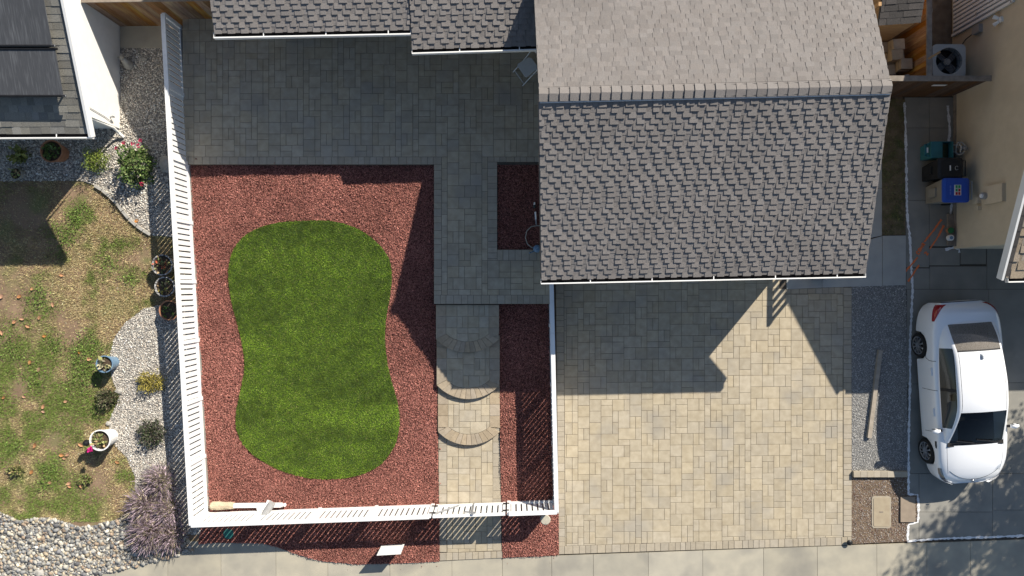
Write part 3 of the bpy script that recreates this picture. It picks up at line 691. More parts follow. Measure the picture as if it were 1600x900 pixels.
# main house: gabled garage block and the left wing
hs = thing('house', (3.5, 4, 0), 'house with warm grey shingle gable roof over the garage and a lower left wing', 'house')
A, B, C, D = P(846, 434.5, 2.68), P(1353, 424, 2.68), P(1393, 135, 4.2), P(842, 148, 4.2)
ro, at = roof('front_roof', A, B, C, D, hs, mSH, limit=240, th=.16)
D2 = (D[0]-.118, D[1]+4.0, D[2]-1.45); C2 = (C[0]+.02, C[1]+4.0, C[2]-1.45)
roof('rear_roof', C2, D2, D, C, hs, mSH, limit=30, th=.16, t=.012)
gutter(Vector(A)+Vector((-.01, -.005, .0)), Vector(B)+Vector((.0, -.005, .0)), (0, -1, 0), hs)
RD, RC = Vector(D), Vector(C)
rv = add('ridge_vent', comb(*[rod(RD+Vector((0, s*.105, -.012)), RC+Vector((0, s*.105, -.012)), .035, .05) for s in (-1, 1)]), mBLK, hs)
add('vent_flange', rod(RD+Vector((.02, -.15, -.026)), RC+Vector((-.02, -.15, -.026)), .03, .012), mWHP, rv)
add('vent_flange', rod(RD+Vector((.02, .15, -.030)), RC+Vector((-.02, .15, -.030)), .03, .012), mFELT, rv)
nc = 34; dr = (RC-RD)/nc
for i in range(nc):
    p = RD+dr*i; q = p+dr*1.06; V = []
    tp_ = .026 if i < 18 else .012
    for c, h in ((p, .050+tp_), (q-dr*.07, .050)):
        for y, dz in ((-.148, -.052), (0, 0), (.148, -.052)):
            V += [(c.x, c.y+y, c.z+h+dz), (c.x, c.y+y, c.z+h+dz-.022)]
    F = [(0, 6, 8, 2), (2, 8, 10, 4), (1, 3, 9, 7), (3, 5, 11, 9), (0, 2, 3, 1), (2, 4, 5, 3), (6, 7, 9, 8), (8, 9, 11, 10), (0, 1, 7, 6), (4, 10, 11, 5)]
    add('ridge_cap', (V, F), mSH, hs)
for X0, X1, A_, D_ in ((Vector(A), RD, 0, 0), (Vector(B), RC, 0, 0)):
    sx = -1 if X0.x < 3 else 1
    add('rake_board', rod(X0+Vector((sx*.006, 0, -.12)), X1+Vector((sx*.006, 0, -.12)), .02, .15), mGREYW, hs)
add('front_wall', comb(box((1.25, .68, 1.15), (.6, .12, 2.4)), box((6.95, .68, 1.15), (.55, .12, 2.4)), box((4.1, .68, 2.28), (5.3, .12, .3))), mWALL, hs)
gd = add('garage_door', box((4.1, .72, 1.06), (5.2, .05, 2.13)), mWHP, hs)
for j in range(4):
    for i in range(8): add('door_panel', box((1.85+i*.643, .686, .28+j*.52), (.54, .02, .40)), mWHP, gd)
def gable(x, y0, y1, yr, z, zr, mat, parent, t=.12):
    V = []
    for dx in (-t/2, t/2): V += [(x+dx, y0, -.1), (x+dx, y1, -.1), (x+dx, y1, z), (x+dx, yr, zr), (x+dx, y0, z)]
    F = [(0, 4, 3, 2, 1), (5, 6, 7, 8, 9)]+[(i, (i+1) % 5, 5+(i+1) % 5, 5+i) for i in range(5)]
    return add('side_wall', (V, F), mat, parent)
gable(1.01, .75, 7.6, 4.02, 2.62, 3.92, mWALL, hs); gable(7.17, .75, 7.6, 4.1, 2.62, 3.92, mWALL, hs)
add('rear_wall', box((4.1, 7.66, 1.15), (6.3, .12, 2.5)), mWALL, hs)
w1a, w1b = P(335, 50, 2.75), P(641.5, 44, 2.75); w2a, w2b = P(643.5, 74.5, 2.635), (.93, P(840, 68.5, 2.635)[1], 2.635)
yr = 9.6
def upto(p): return (p[0], yr, p[2]+.36*(yr-p[1]))
roof('wing_roof', w1a, w1b, upto(w1b), upto(w1a), hs, mSH, limit=20); roof('wing_roof', w2a, w2b, upto(w2b), upto(w2a), hs, mSH, limit=20)
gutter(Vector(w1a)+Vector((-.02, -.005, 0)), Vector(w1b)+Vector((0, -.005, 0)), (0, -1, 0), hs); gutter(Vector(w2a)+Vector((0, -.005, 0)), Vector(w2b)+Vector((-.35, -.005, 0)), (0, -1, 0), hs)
add('wing_wall', comb(box((-4.35, 6.85, 1.3), (4.2, .12, 2.7)), box((-.68, 6.5, 1.3), (3.3, .12, 2.7)), box((-2.27, 6.67, 1.3), (.12, .46, 2.7)), box((-6.4, 8.4, 1.3), (.12, 3.0, 2.7))), mWALL, hs)
sd = add('sliding_door', box((-4.6, 6.77, 1.42), (2.4, .05, 2.1)), mWHP, hs); M('window_glass', (.02, .025, .03), rough=.05, spec=.8)
for i in (-1, 1): add('pane', box((-4.6+i*.58, 6.738, 1.42), (1.02, .02, 1.9)), MATS['window_glass'], sd)

# left neighbour's house
ln = thing('house', (-13, 6, 0), 'white stucco house with grey-green shingles at the upper left', 'house')
b2 = P(139.5, 206.5, 2.52); a2 = (-20, b2[1]-.05, 2.52); c2 = (b2[0]-.01, b2[1]+4.2, 2.52+.36*4.2); d2 = (-20, b2[1]+4.15, 2.52+.36*4.2)
roof('roof', a2, b2, c2, d2, ln, mSH2, e=.158, style='tab', widths=(.15, .2, .26, .33), limit=150)
roof('rear_roof', (c2[0], c2[1]+4.2, 2.52), (-20, c2[1]+4.2, 2.52), d2, c2, ln, mSH2, e=.158, style='tab', widths=(.2, .26, .33), limit=0)
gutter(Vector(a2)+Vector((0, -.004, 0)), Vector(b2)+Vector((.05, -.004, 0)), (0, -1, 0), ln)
add('rake_board', rod(Vector(b2)+Vector((.038, -.1, -.04)), Vector(c2)+Vector((.038, 0, -.04)), .06, .17), mWHP, ln)
gable(-10.44, 4.22, 11.4, 7.7, 2.62, 3.80, mSTUC, ln)
add('front_wall', box((-15.2, 4.28, 1.2), (9.4, .12, 2.6)), mSTUC, ln)
add('corner_pipe', tube([(-10.35, 4.16, 2.3), (-10.35, 4.16, .35), (-10.33, 4.08, .15), (-10.25, 3.98, .06)], .035, 10), mWHP, ln)
add('cable', tube([(-10.365, 4.6, 2.2), (-10.36, 4.42, 1.3), (-10.36, 4.36, .7), (-10.355, 4.3, .4)], .008, 6), mMETG, ln)
add('wall_tap', comb(cyl((-10.38, 4.42, .45), (-10.27, 4.42, .45), .018), cyl((-10.29, 4.42, .42), (-10.29, 4.42, .52), .02)), mMETG, ln)
mMAT = M('solar_mat', (.075, .077, .082), (.06, .062, .066), 8, .55, .3, 90, c3=(.13, .134, .14), s3=2.3, t3=(.5, .75), stretch=(14, .9, 1))
for (y0, z0, y1, z1, xr, lab) in ((4.23, 2.985, 5.20, 3.235, -9.90, 'lower black solar heating mat, raised off the grey shingles'), (5.235, 3.27, 6.75, 3.70, -9.95, 'upper black solar heating mat by the roof edge')):
    sp = thing('solar_mat', ((-14), y0, z0-.2), lab, 'solar panel', 'solar mats on the left roof')
    V = [(-20, y0, z0), (xr, y0, z0), (xr-.02, y1, z1), (-20, y1, z1)]; V += [(x, y, z+.022) for x, y, z in V]
    add('panel', (V, BF), mMAT, sp)
    add('header_pipe', cyl((-20, y0+.01, z0+.012), (xr+.05, y0+.01, z0+.012), .028), mBLK, sp)
    add('header_pipe', cyl((-20, y1-.01, z1+.012), (xr+.03, y1-.01, z1+.012), .028), mBLK, sp)
    add('clamp', box((xr+.02, y0+.01, z0+.02), (.07, .035, .03)), mMETG, sp)
    for xx in (-13.2, -11.6, xr-.15):
        hz = 2.52+.36*(y0+.05-b2[1]); add('strut', rod((xx, y0+.06, hz-.03), (xx, y0+.06, z0+.01), .03, .03), mMETG, sp)

# right neighbour's house
rn = thing('house', (14, 4, 0), 'tan stucco house on the right with meter, wall light and tan shingle roof', 'house')
a3 = P(1566, 432, 2.62); b3 = (20, a3[1]+.17, 2.62); c3 = (20, a3[1]+4.5, 2.62+.36*4.4); d3 = (a3[0]+.02, a3[1]+4.3, 2.62+.36*4.3)
roof('roof', a3, b3, c3, d3, rn, mSH3, e=.2, widths=(.22, .3), gaps=(.16, .22), t=.02, limit=20)
roof('rear_roof', (20, c3[1]+4.2, 2.62), (d3[0], d3[1]+4.3, 2.62), d3, c3, rn, mSH3, e=.2, style='tab', widths=(.25, .3), limit=0)
add('rake_board', rod(Vector(a3)+Vector((-.03, -.06, -.03)), Vector(d3)+Vector((-.03, 0, -.03)), .05, .18), mWHP, rn)
for i in range(13):
    f = i/13; p = Vector(a3).lerp(Vector(d3), f); q = Vector(a3).lerp(Vector(d3), f+.078); add('rake_shingle', rod(p+Vector((.055, 0, .045)), q+Vector((.055, 0, .035)), .12, .025), mSHD, rn)
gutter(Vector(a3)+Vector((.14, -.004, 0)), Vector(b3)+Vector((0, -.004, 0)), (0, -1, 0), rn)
gable(11.76, 1.16, 8.6, 4.6, 2.55, 3.75, mTAN, rn)
add('front_wall', box((15.9, 1.1, 1.2), (8.4, .12, 2.6)), mTAN, rn)
add('weep_screed', box((11.69, 3.3, .06), (.03, 4.4, .1)), mGREYW, rn)
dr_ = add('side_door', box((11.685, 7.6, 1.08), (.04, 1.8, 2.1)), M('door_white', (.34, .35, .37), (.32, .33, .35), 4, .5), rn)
for i in range(16): add('door_rib', box((11.645, 6.80+i*.108, 1.08), (.045, .06, 1.98)), mWHP, dr_)
add('door_frame', comb(rod((11.66, 6.68, 0), (11.66, 6.68, 2.17), .06, .06), rod((11.66, 6.65, 2.17), (11.66, 8.6, 2.17), .06, .06)), mWHP, rn)
add('door_knob', cyl((11.66, 6.86, 1.0), (11.60, 6.86, 1.0), .03), mMETG, dr_)
def onwall(px, py, X=11.70): # point of the right wall seen at a pixel
    k = (px-800)/X; z = H-FP/k; return Vector((X, (450-py)*(H-z)/FP, z))
pn = onwall(1557, 303); ep = add('electric_panel', box((11.655, pn.y, pn.z), (.09, .44, .62)), mTAN, rn)
dm = onwall(1545, 306); add('meter_ring', cyl((11.62, dm.y, dm.z), (11.53, dm.y, dm.z), .085, .085, 18), mMETG, ep); add('meter_dial', cyl((11.53, dm.y, dm.z), (11.50, dm.y, dm.z), .055, .05, 16), M('dial', (.75, .76, .76), rough=.2), ep)
for px, py, s in ((1530, 313, .16), (1532, 325, .1)):
    q = onwall(px, py); add('junction_box', box((11.65, q.y, q.z), (.1, s, s)), mTAN, rn)
q = onwall(1565, 31); wl = add('wall_light', box((11.67, q.y, q.z), (.06, .12, .12)), mWHP, rn)
for s in (-1, 1): add('lamp_head', cyl((11.64, q.y+s*.04, q.z-.02), (11.56, q.y+s*.10, q.z-.08), .035, .05, 14), mWHP, wl)
q = onwall(1530, 46); add('disconnect_box', box((11.65, q.y, q.z), (.1, .2, .26)), mMETG, rn)
add('cable', tube([(11.64, q.y-.05, q.z-.12), (11.6, q.y-.12, q.z-.35), (11.5, q.y-.3, .55), (11.42, q.y-.42, .4)], .014, 8), mBLK, rn)

# ------------------------------------------------------------------ white vinyl fence
def fence_run(f, A, B, step=1.45, first=True, last=True, curb=True, H_=.97):
    A, B = Vector(A), Vector(B); L = (B-A).length; d = (B-A)/L; dh = Vector((d.x, d.y, 0)).normalized(); rz = math.atan2(dh.y, dh.x)
    n = max(1, round(L/step)); st_ = L/n
    for i in range(n+1):
        if (i == 0 and not first) or (i == n and not last): continue
        p = A+d*(i*st_); add('post', box((p.x, p.y, p.z+.44), (.09, .088, .98), rz), mWHITE, f)
    up = Vector((0, 0, 1))
    add('top_rail', comb(rod(A+up*(H_-.012), B+up*(H_-.012), .105, .028), rod(A+up*(H_-.066), B+up*(H_-.066), .05, .08)), mWHITE, f)
    add('bottom_rail', rod(A+up*.10, B+up*.10, .05, .10), mWHITE, f)
    for i in range(n):
        k = max(1, round((st_-.09)/.142)); w = (st_-.09)/k
        for j in range(k):
            p = A+d*(i*st_+.045+(j+.5)*w); zc = p.z
            V, F_ = box((p.x, p.y, zc+.525), (w-.036, .015, .755), rz)
            add('picket', (V, F_), mWHITE, f)
    if curb and (A.z > .02 or B.z > .02):
        V = []
        nn = Vector((-dh.y, dh.x, 0))*.05
        for p in (A, B): V += [tuple(p-nn+Vector((0, 0, .03))), tuple(p+nn+Vector((0, 0, .03))), tuple(Vector((p.x, p.y, -.15))+nn), tuple(Vector((p.x, p.y, -.15))-nn)]
        add('footing', (V, [(0, 1, 2, 3), (7, 6, 5, 4), (0, 4, 5, 1), (1, 5, 6, 2), (2, 6, 7, 3), (3, 7, 4, 0)]), mCON2, f)
NW, MW, SW = (-8.60, 6.75, .30), (-8.42, 3.22, .28), (-8.045, -5.95, 0.0)
def FY(x): return -5.95+.036*(x+8.045)
fl = thing('picket_fence', (-8.3, 0, 0), 'long white vinyl fence along the left side of the yard', 'fence')
fence_run(fl, NW, MW); fence_run(fl, MW, SW, first=False)
ff = thing('picket_fence', (-5, FY(-5), 0), 'white vinyl front fence between the left corner and the gate', 'fence')
fence_run(ff, SW, (-2.08, FY(-2.08), 0), first=False)
f3 = thing('picket_fence', (.5, FY(.5), 0), 'short white vinyl front fence right of the gate', 'fence')
fence_run(f3, (-.08, FY(-.08), 0), (1.12, FY(1.12), 0), step=1.2)
f4 = thing('picket_fence', (1.05, -2.5, 0), 'white vinyl fence between the yard and the paver driveway', 'fence')
fence_run(f4, (1.12, FY(1.12), .0), (.97, .58, .18), first=False)
gt = thing('garden_gate', (-1.1, FY(-1.1), 0), 'closed white vinyl gate across the paver walkway', 'gate')
ga, gb = Vector((-1.99, FY(-1.99), .02)), Vector((-.17, FY(-.17), .02)); gd_ = (gb-ga).normalized(); rz = math.atan2(gd_.y, gd_.x); UP = Vector((0, 0, 1))
add('top_rail', rod(ga+UP*.93, gb+UP*.93, .06, .07), mWHITE, gt); add('bottom_rail', rod(ga+UP*.12, gb+UP*.12, .05, .09), mWHITE, gt)
for p in (ga+gd_*.03, gb-gd_*.03): add('stile', rod(p+UP*.06, p+UP*.96, .06, .06, up=(0, 1, 0)), mWHITE, gt)
for i in range(12):
    p = ga+gd_*(.06+(i+.5)*.1425); add('picket', box((p.x, p.y,   .53), (.104, .012, .76), rz), mWHITE, gt)
add('brace', rod(ga+Vector((.05, .045, .84)), ga+Vector((.62, .045+.02, .22)), .03, .02), mMETG, gt)
la = ga+gd_*1.0
add('latch', comb(rod(la+Vector((0, .05, .98)), la+Vector((0, .05, .10)), .022, .022), rod(la+Vector((-.2, .06, .86)), la+Vector((.08, .06, .93)), .035, .02), box(tuple(la+Vector((0, .05, .98))), (.06, .05, .05))), mMETG, gt)
for p, s in ((ga, 1), (gb, -1)):
    for z in (.28, .82): add('hinge', box((p.x-s*.02, p.y+.05, z), (.16, .02, .05), rz), mBLK, gt)

# cedar fences
def board_fence(name, a, b, z0, z1, label, mat=mCEDAR, cap=True, face=1, wb=.14):
    a, b = Vector((*a, 0)), Vector((*b, 0)); L = (b-a).length; d = (b-a)/L; rz = math.atan2(d.y, d.x); nn = Vector((-d.y, d.x, 0))*face
    f = thing(name, (*((a+b)/2).xy, 0), label, 'fence')
    n = int(L/wb)
    for i in range(n):
        p = a+d*((i+.5)*L/n)+nn*R.uniform(0, .008); add('board', box((p.x, p.y, (z0+z1)/2+R.uniform(-.01, .01)), (L/n-.006, .02, z1-z0), rz), mat, f)
    for z in (z0+.3, z1-.2): add('rail', rod(a-nn*.04+UP*z, b-nn*.04+UP*z, .04, .09), mGREYW, f)
    if cap: add('cap_board', rod(a+UP*(z1+.025), b+UP*(z1+.025), .13, .03), mGREYW, f)
    for i in range(int(L/2.2)+1):
        p = a+d*min(L-.05, i*2.2+.05)-nn*.06; add('post', box((p.x, p.y, (z0+z1)/2), (.09, .09, z1-z0), rz), mGREYW, f)
    return f
board_fence('wood_fence', (-10.36, 6.93), (-6.3, 6.99), 0, 1.62, 'brown cedar board fence at the top left behind the white fence', face=-1, wb=.2)
board_fence('wood_fence', (10.12, 9.0), (10.12, 5.12), 0, 1.48, 'cedar fence with grey cap left of the air conditioner', face=-1)
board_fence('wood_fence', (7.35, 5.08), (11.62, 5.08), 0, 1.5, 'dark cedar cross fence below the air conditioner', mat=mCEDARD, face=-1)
q = P(1474, 129, 1.15); tag(add('paper_notice', ([(q[0]-.22, 5.045, 1.02), (q[0]+.12, 5.045, 1.02), (q[0]+.12, 5.045, 1.12), (q[0]-.22, 5.045, 1.12), (q[0]-.22, 5.053, 1.02), (q[0]+.12, 5.053, 1.02), (q[0]+.12, 5.053, 1.12), (q[0]-.22, 5.053, 1.12)], BF), mWHP), 'small white notice fixed to the dark cross fence', 'notice')
bx = thing('side_gate', (8.4, 1.7, 0), 'open slatted gate standing under the right roof edge', 'gate')
for z in (.25, 1.72): add('rail', rod((8.40, .95, z), (8.42, 2.35, z), .07, .1), mGREYW, bx)
for i in range(7): add('slat', rod((8.40, 1.0+i*.22, .1), (8.40, 1.0+i*.22, 1.74), .02, .10, up=(1, 0, 0)), mGREYW, bx)

# shed, paver pile and air conditioner
sh = thing('shed', (8.9, 7.2, 0), 'small plywood shed with dark shingle roof between the houses', 'shed')
s0, s1 = P(1372, 38, 2.0), P(1439, 33, 2.0)
roof('roof', s0, s1, (s1[0], s1[1]+1.6, 2.5), (s0[0], s0[1]+1.6, 2.5), sh, mSHD, e=.15, style='tab', widths=(.25, .33), limit=60, th=.05)
add('wall', comb(box(((s0[0]+s1[0])/2, s0[1]+.12, .98), (s1[0]-s0[0]-.06, .05, 1.95)), box((s1[0]-.1, s0[1]+.9, .98), (.05, 1.5, 1.95))), mPLY, sh)
add('corner_post', box((s0[0]-.06, s0[1]+.4, 1.1), (.07, .09, 2.2)), mPLY, sh)
q = P(1483, 95, .8); ac = thing('air_conditioner', (q[0], q[1], 0), 'square grey air conditioner unit with round fan grille', 'air conditioner')
def rrect(c, w, h, r, n=5):
    out = []
    for sx, sy, a0 in ((1, 1, 0), (-1, 1, 90), (-1, -1, 180), (1, -1, 270)):
        for i in range(n): t = math.radians(a0+90*i/(n-1)); out.append((c[0]+sx*(w/2-r)+r*math.cos(t), c[1]+sy*(h/2-r)+r*math.sin(t)))
    return out
mACM = M('ac_metal', (.50, .50, .475), (.46, .46, .44), 4, .5)
add('base', prism(rrect(q, .78, .78, .08), .0, .08), mCON2, ac); add('coil', prism(rrect(q, .76, .76, .09), .08, .50), mBLK, ac); add('coil_guard', (lambda a: ([(x, y, z) for z in (.50, .745) for x, y in a], [(i, (i+1) % len(a), len(a)+(i+1) % len(a), len(a)+i) for i in range(len(a))]))(rrect(q, .76, .76, .09)), mMETG, ac)
o_, i_ = [], []
for a_, b_ in zip(rrect(q, .84, .84, .11, 8), rrect(q, .84, .84, .11, 8)[1:]+rrect(q, .84, .84, .11, 8)[:1]):
    kk = max(1, int(math.hypot(b_[0]-a_[0], b_[1]-a_[1])/.06)); o_ += [lerp(a_, b_, i/kk) for i in range(kk)]
ang = [math.atan2(y-q[1], x-q[0]) for x, y in o_]; i_ = [(q[0]+.335*math.cos(t), q[1]+.335*math.sin(t)) for t in ang]; n = len(o_)
V = [(x, y, .74) for x, y in o_]+[(x, y, .80) for x, y in o_]+[(x, y, .80) for x, y in i_]+[(x, y, .62) for x, y in i_]
add('top_cover', (V, [(k*n+i, k*n+(i+1) % n, (k+1)*n+(i+1) % n, (k+1)*n+i) for k in range(3) for i in range(n)]), mACM, ac)
add('fan_hub', cyl((q[0], q[1], .60), (q[0], q[1], .72), .09), mMETG, ac)
for k in range(4):
    t = k*math.pi/2+.5; p0 = Vector((q[0]+.07*math.cos(t), q[1]+.07*math.sin(t), .66)); p1 = Vector((q[0]+.30*math.cos(t+.25), q[1]+.30*math.sin(t+.25), .66)); add('fan_blade', rod(p0, p1, .17, .008, up=(.35*math.sin(t), -.35*math.cos(t), 1)), M('fan_blade', (.13, .13, .135), rough=.5), ac)
for k in range(12):
    t = k*math.pi/6; add('grille_bar', cyl((q[0]+.05*math.cos(t), q[1]+.05*math.sin(t), .795), (q[0]+.335*math.cos(t), q[1]+.335*math.sin(t), .795), .004, n=6), mBLK, ac)
for r in (.12, .2, .27): add('grille_ring', tube([(q[0]+r*math.cos(t), q[1]+r*math.sin(t), .797) for t in np.linspace(0, 6.28, 25)], .003, 5), mBLK, ac)
tag(add('loose_stake', rod(P(1450, 92, 1.52), P(1469, 81, 1.50), .05, .02), mPLY), 'short pale wooden stake lying across the fence cap and fan', 'stake')
mBOX = M('paver_spare', (.40, .31, .21), (.34, .26, .175), 8, .85, rnd=.1)
st_n = 0
for lvl, spots in enumerate(([(8.93, 5.45), (9.23, 5.45), (9.53, 5.5), (9.0, 5.78), (9.33, 5.78), (9.63, 5.82), (9.2, 6.1), (9.52, 6.12), (9.78, 5.5)], [(9.25, 5.47), (9.55, 5.52), (9.35, 5.79), (9.63, 5.83), (9.52, 6.12), (9.82, 5.8)], [(9.62, 5.55), (9.66, 5.84), (9.54, 6.12), (9.85, 5.86), (9.82, 6.1)], [(9.68, 5.86), (9.70, 6.13), (9.9, 5.62)])):
    for (x, y) in spots:
        nk = 1 if lvl < 2 else 2
        for kk in range(nk):
            hk = .24/nk; zz = lvl*.24+kk*hk; a = R.uniform(-.12, .12)
            o = add('spare_paver', box((x+R.uniform(-.015, .015), y+R.uniform(-.015, .015), zz+hk/2), (.285, .26, hk-.004), a), mBOX)
            tag(o, 'tan spare paver in the untidy pile behind the garage', 'paver', 'pile of spare pavers')

# ------------------------------------------------------------------ bins and things by the right wall
def bin_(px, py, w, d, h, body, lid, label, handle=True, lidmark=None, z=0):
    c = P(px, py, h); t = thing('wheelie_bin', (c[0]+.08, c[1], 0), label, 'bin', 'bins along the tan wall'); x, y = c[0], c[1]
    V = []
    for zz, k, dx in ((.02, .78, .09), (h*.85, .98, 0), (h*.93, 1.0, 0)):
        for sx, sy in ((-1, -1), (1, -1), (1, 1), (-1, 1)): V.append((x+dx+sx*d/2*k, y+sy*w/2*k, zz))
    F = [(0, 3, 2, 1), (8, 9, 10, 11)]+[(r*4+i, r*4+(i+1) % 4, r*4+4+(i+1) % 4, r*4+4+i) for r in (0, 1) for i in range(4)]
    add('body', (V, F), body, t)
    add('front_panel', box((x-d/2*.90+.0, y, h*.5), (.05, w*.4, h*.28)), body, t)
    o = rrect((x, y), d+.05, w+.05, .07); i2 = rrect((x, y), d-.08, w-.08, .06); n = len(o)
    V = [(a, b, h*.93+.004) for a, b in o]+[(a, b, h*.97) for a, b in o]+[(a, b, h*1.0) for a, b in i2]
    l = add('lid', (V, [tuple(range(n-1, -1, -1)), tuple(range(2*n, 3*n))]+[(k*n+i, k*n+(i+1) % n, (k+1)*n+(i+1) % n, (k+1)*n+i) for k in (0, 1) for i in range(n)]), lid, t)
    if handle: add('handle', tube([(x+d/2+.02, y-w*.4, h*.94), (x+d/2+.10, y-w*.4, h*.95), (x+d/2+.10, y+w*.4, h*.95), (x+d/2+.02, y+w*.4, h*.94)], .014, 8), mMETG if lidmark else mBLK, t)
    for s in (-1, 1): add('wheel', cyl((x+d/2*.8+.08, y+s*w*.36, .11), (x+d/2*.8+.08, y+s*w*.46, .11), .11, n=16), mRUB, t)
    return t, l, x, y
mGRYB = M('bin_grey_body', (.25, .235, .20), (.21, .2, .17), 5, .65); mBLUL = M('bin_blue_lid', (.025, .085, .42), (.022, .075, .37), 3, .5)
t, l, x, y = bin_(1495, 297, .56, .62, 1.05, mGRYB, mBLUL, 'grey recycling bin with a blue lid and green and red sticker', True, True)
add('sticker', box((x+.02, y, 1.054), (.17, .26, .004)), mWHP, l)
for i in range(2):
    for j in range(3): add('sticker_square', box((x-.01+i*.07, y-.085+j*.085, 1.058), (.055, .072, .003)), M('sticker_green', (.04, .30, .10)) if j > 1 or (j == 1 and i == 0) else M('sticker_red', (.42, .03, .03)), l)
for i, (a, b) in enumerate(((-.08, .05), (0, .05), (.08, .05))): add('lid_lettering', box((x-.16, y+a, 1.0535), (.03, .065, .003)), M('lid_print', (.10, .18, .52)), l)
mBKB = M('bin_black', (.02, .021, .022), (.014, .015, .016), 6, .55)
t, l, x, y = bin_(1486, 262.5, .48, .58, 1.0, mBKB, mBKB, 'black rubbish bin between the teal and the blue-lidded bins')
add('lid_lettering', box((x-.02, y+.0, 1.003), (.03, .13, .004)), mWHP, l); add('lid_lettering', tube([(x+.14+.04*math.cos(a), y+.05*math.sin(a), 1.003) for a in np.linspace(.5, 5.8, 10)], .006, 5), mMETG, l)
mTEAL = M('teal_plastic', (.035, .17, .20), (.03, .14, .17), 5, .55)
c = P(1472, 234, .55); tb = thing('storage_tub', (c[0], c[1], 0), 'teal plastic tub with a dark opening beside the black bin', 'tub'); x, y = c[0], c[1]
V = []
for zz, k in ((.0, .8), (.55, 1.0), (.55, .93), (.08, .74)):
    for sx, sy in ((-1, -1), (1, -1), (1, 1), (-1, 1)): V.append((x+sx*.29*k, y+sy*.215*k, zz))
add('body', (V, [(0, 3, 2, 1)]+[(r*4+i, r*4+(i+1) % 4, r*4+4+(i+1) % 4, r*4+4+i) for r in range(3) for i in range(4)]+[(12, 13, 14, 15)]), mTEAL, tb)
add('lid', box((x-.145, y, .558), (.29, .42, .02)), mTEAL, tb); add('contents', box((x+.13, y, .40), (.24, .34, .02)), M('dark_green_water', (.012, .03, .015), rough=.3), tb)
add('handle', comb(rod((x-.30, y-.15, .50), (x-.40, y-.13, .50), .04, .03), rod((x-.30, y+.15, .50), (x-.40, y+.13, .50), .04, .03), rod((x-.40, y-.15, .50), (x-.40, y+.15, .50), .05, .03)), mTEAL, tb)
add('label', box((x-.35, y+.0, .50), (.05, .13, .01)), mWHP, tb)
hc = P(1500, 232, .5); hr_ = thing('hose_reel', (hc[0], hc[1], 0), 'tangled white hose and tap beside the teal tub', 'hose')
V = [tube([(hc[0]+.10*math.cos(a)*(1+.25*math.sin(3.1*a)), hc[1]+.14*math.sin(a)*(1+.2*math.cos(2.3*a)), .3+.02*a+.05*math.sin(1.7*a)) for a in np.linspace(0, 17, 60)], .016, 6)]
add('hose', V[0], M('hose_white', (.50, .49, .45), rough=.5), hr_); add('stand', comb(cyl((hc[0], hc[1], 0), (hc[0], hc[1], .62), .03), cyl((hc[0], hc[1], .6), (hc[0]+.04, hc[1]-.05, .68), .05)), mMETG, hr_)
tag(add('timber_plank', box(P(1485, 359, .03), (.16, .82, .06), .01), mGREYW), 'brown timber plank lying against the tan wall', 'plank')
for px, py, mt, lab in ((1485, 360, M('green_lid', (.03, .16, .06)), 'small pot with a green top on the timber plank'), (1485.5, 371.5, mBLUEP, 'small white and blue jar on the timber plank')):
    c = P(px, py, .16); j = thing('jar', (c[0], c[1], .06), lab, 'jar'); add('jar_body', lathe([(.06, 0), (.075, .02), (.08, .11)], (c[0], c[1], .062), 18), mTERR if 'green' in lab else mWHP, j)
    add('jar_top', lathe([(.078, .11), (.078, .125), (.05, .128)], (c[0], c[1], .062), 18), mt if 'green' in lab else mWHP, j)
    if 'blue' in lab: add('jar_middle', lathe([(.045, .128), (.045, .133)], (c[0], c[1], .062), 16), mBLUEP, j)
tag(add('wood_beam', rod(P(1375, 547, .045), P(1357.5, 684, .045),   .105, .09), M('beam_wood', (.36, .31, .25), (.28, .24, .19), 8, .85)), 'long weathered beam lying on the gravel strip', 'beam')
be = thing('brick_edging', P(1374, 741), 'row of tan edging blocks across the gravel strip', 'edging')
for i in range(8): add('brick', box(P(1338+i*10.5, 740.5, .045), (.172, .15, .09), .01), mPAVB, be)
ml = thing('meter_lid', P(1377, 800), 'tan concrete utility lid set in the gravel', 'lid'); add('frame', prism([XY(*p) for p in rrect((1377, 800), 30, 50, 4)], -.05, .012), mPAVB, ml); add('cover', prism([XY(*p) for p in rrect((1377, 800), 25, 45, 3)], .0, .02), M('lid_tan', (.37, .31, .215), (.32, .26, .18), 6, .9), ml)
add('lift_slot', box(P(1377, 800, .022), (.10, .03, .004)), mGREYW, ml)
tag(add('stone_block', prism(rect(1406, 776, 1429, 815, 0), -.05, .04), M('block_brown', (.30, .24, .18), (.25, .2, .15), 6, .9)), 'flat brown stone block at the notch of the concrete driveway', 'block')
ks = thing('path_light', P(1328, 848), 'small black path light at the lower right corner of the pavers', 'light'); c = P(1328, 848, .1)
add('stem', cyl((c[0], c[1], 0), (c[0], c[1], .1), .02), mBLK, ks); add('cap', lathe([(.07, .08), (.075, .10), (.03, .13)], (c[0], c[1], 0), 16), mBLK, ks)
wb = thing('wooden_crate', P(1285, 428), 'small open wooden crate under the garage gutter', 'crate'); c = P(1284, 425, .3)
for dx, dy, sx, sy in ((-.2, 0, .02, .3), (.2, 0, .02, .3), (0, -.15, .42, .02), (0, .15, .42, .02)): add('crate_side', box((c[0]+dx, c[1]+dy, .17), (sx, sy, .32)), mPLY, wb)
add('crate_floor', box((c[0], c[1], .03), (.38, .28, .02)), mPLY, wb)

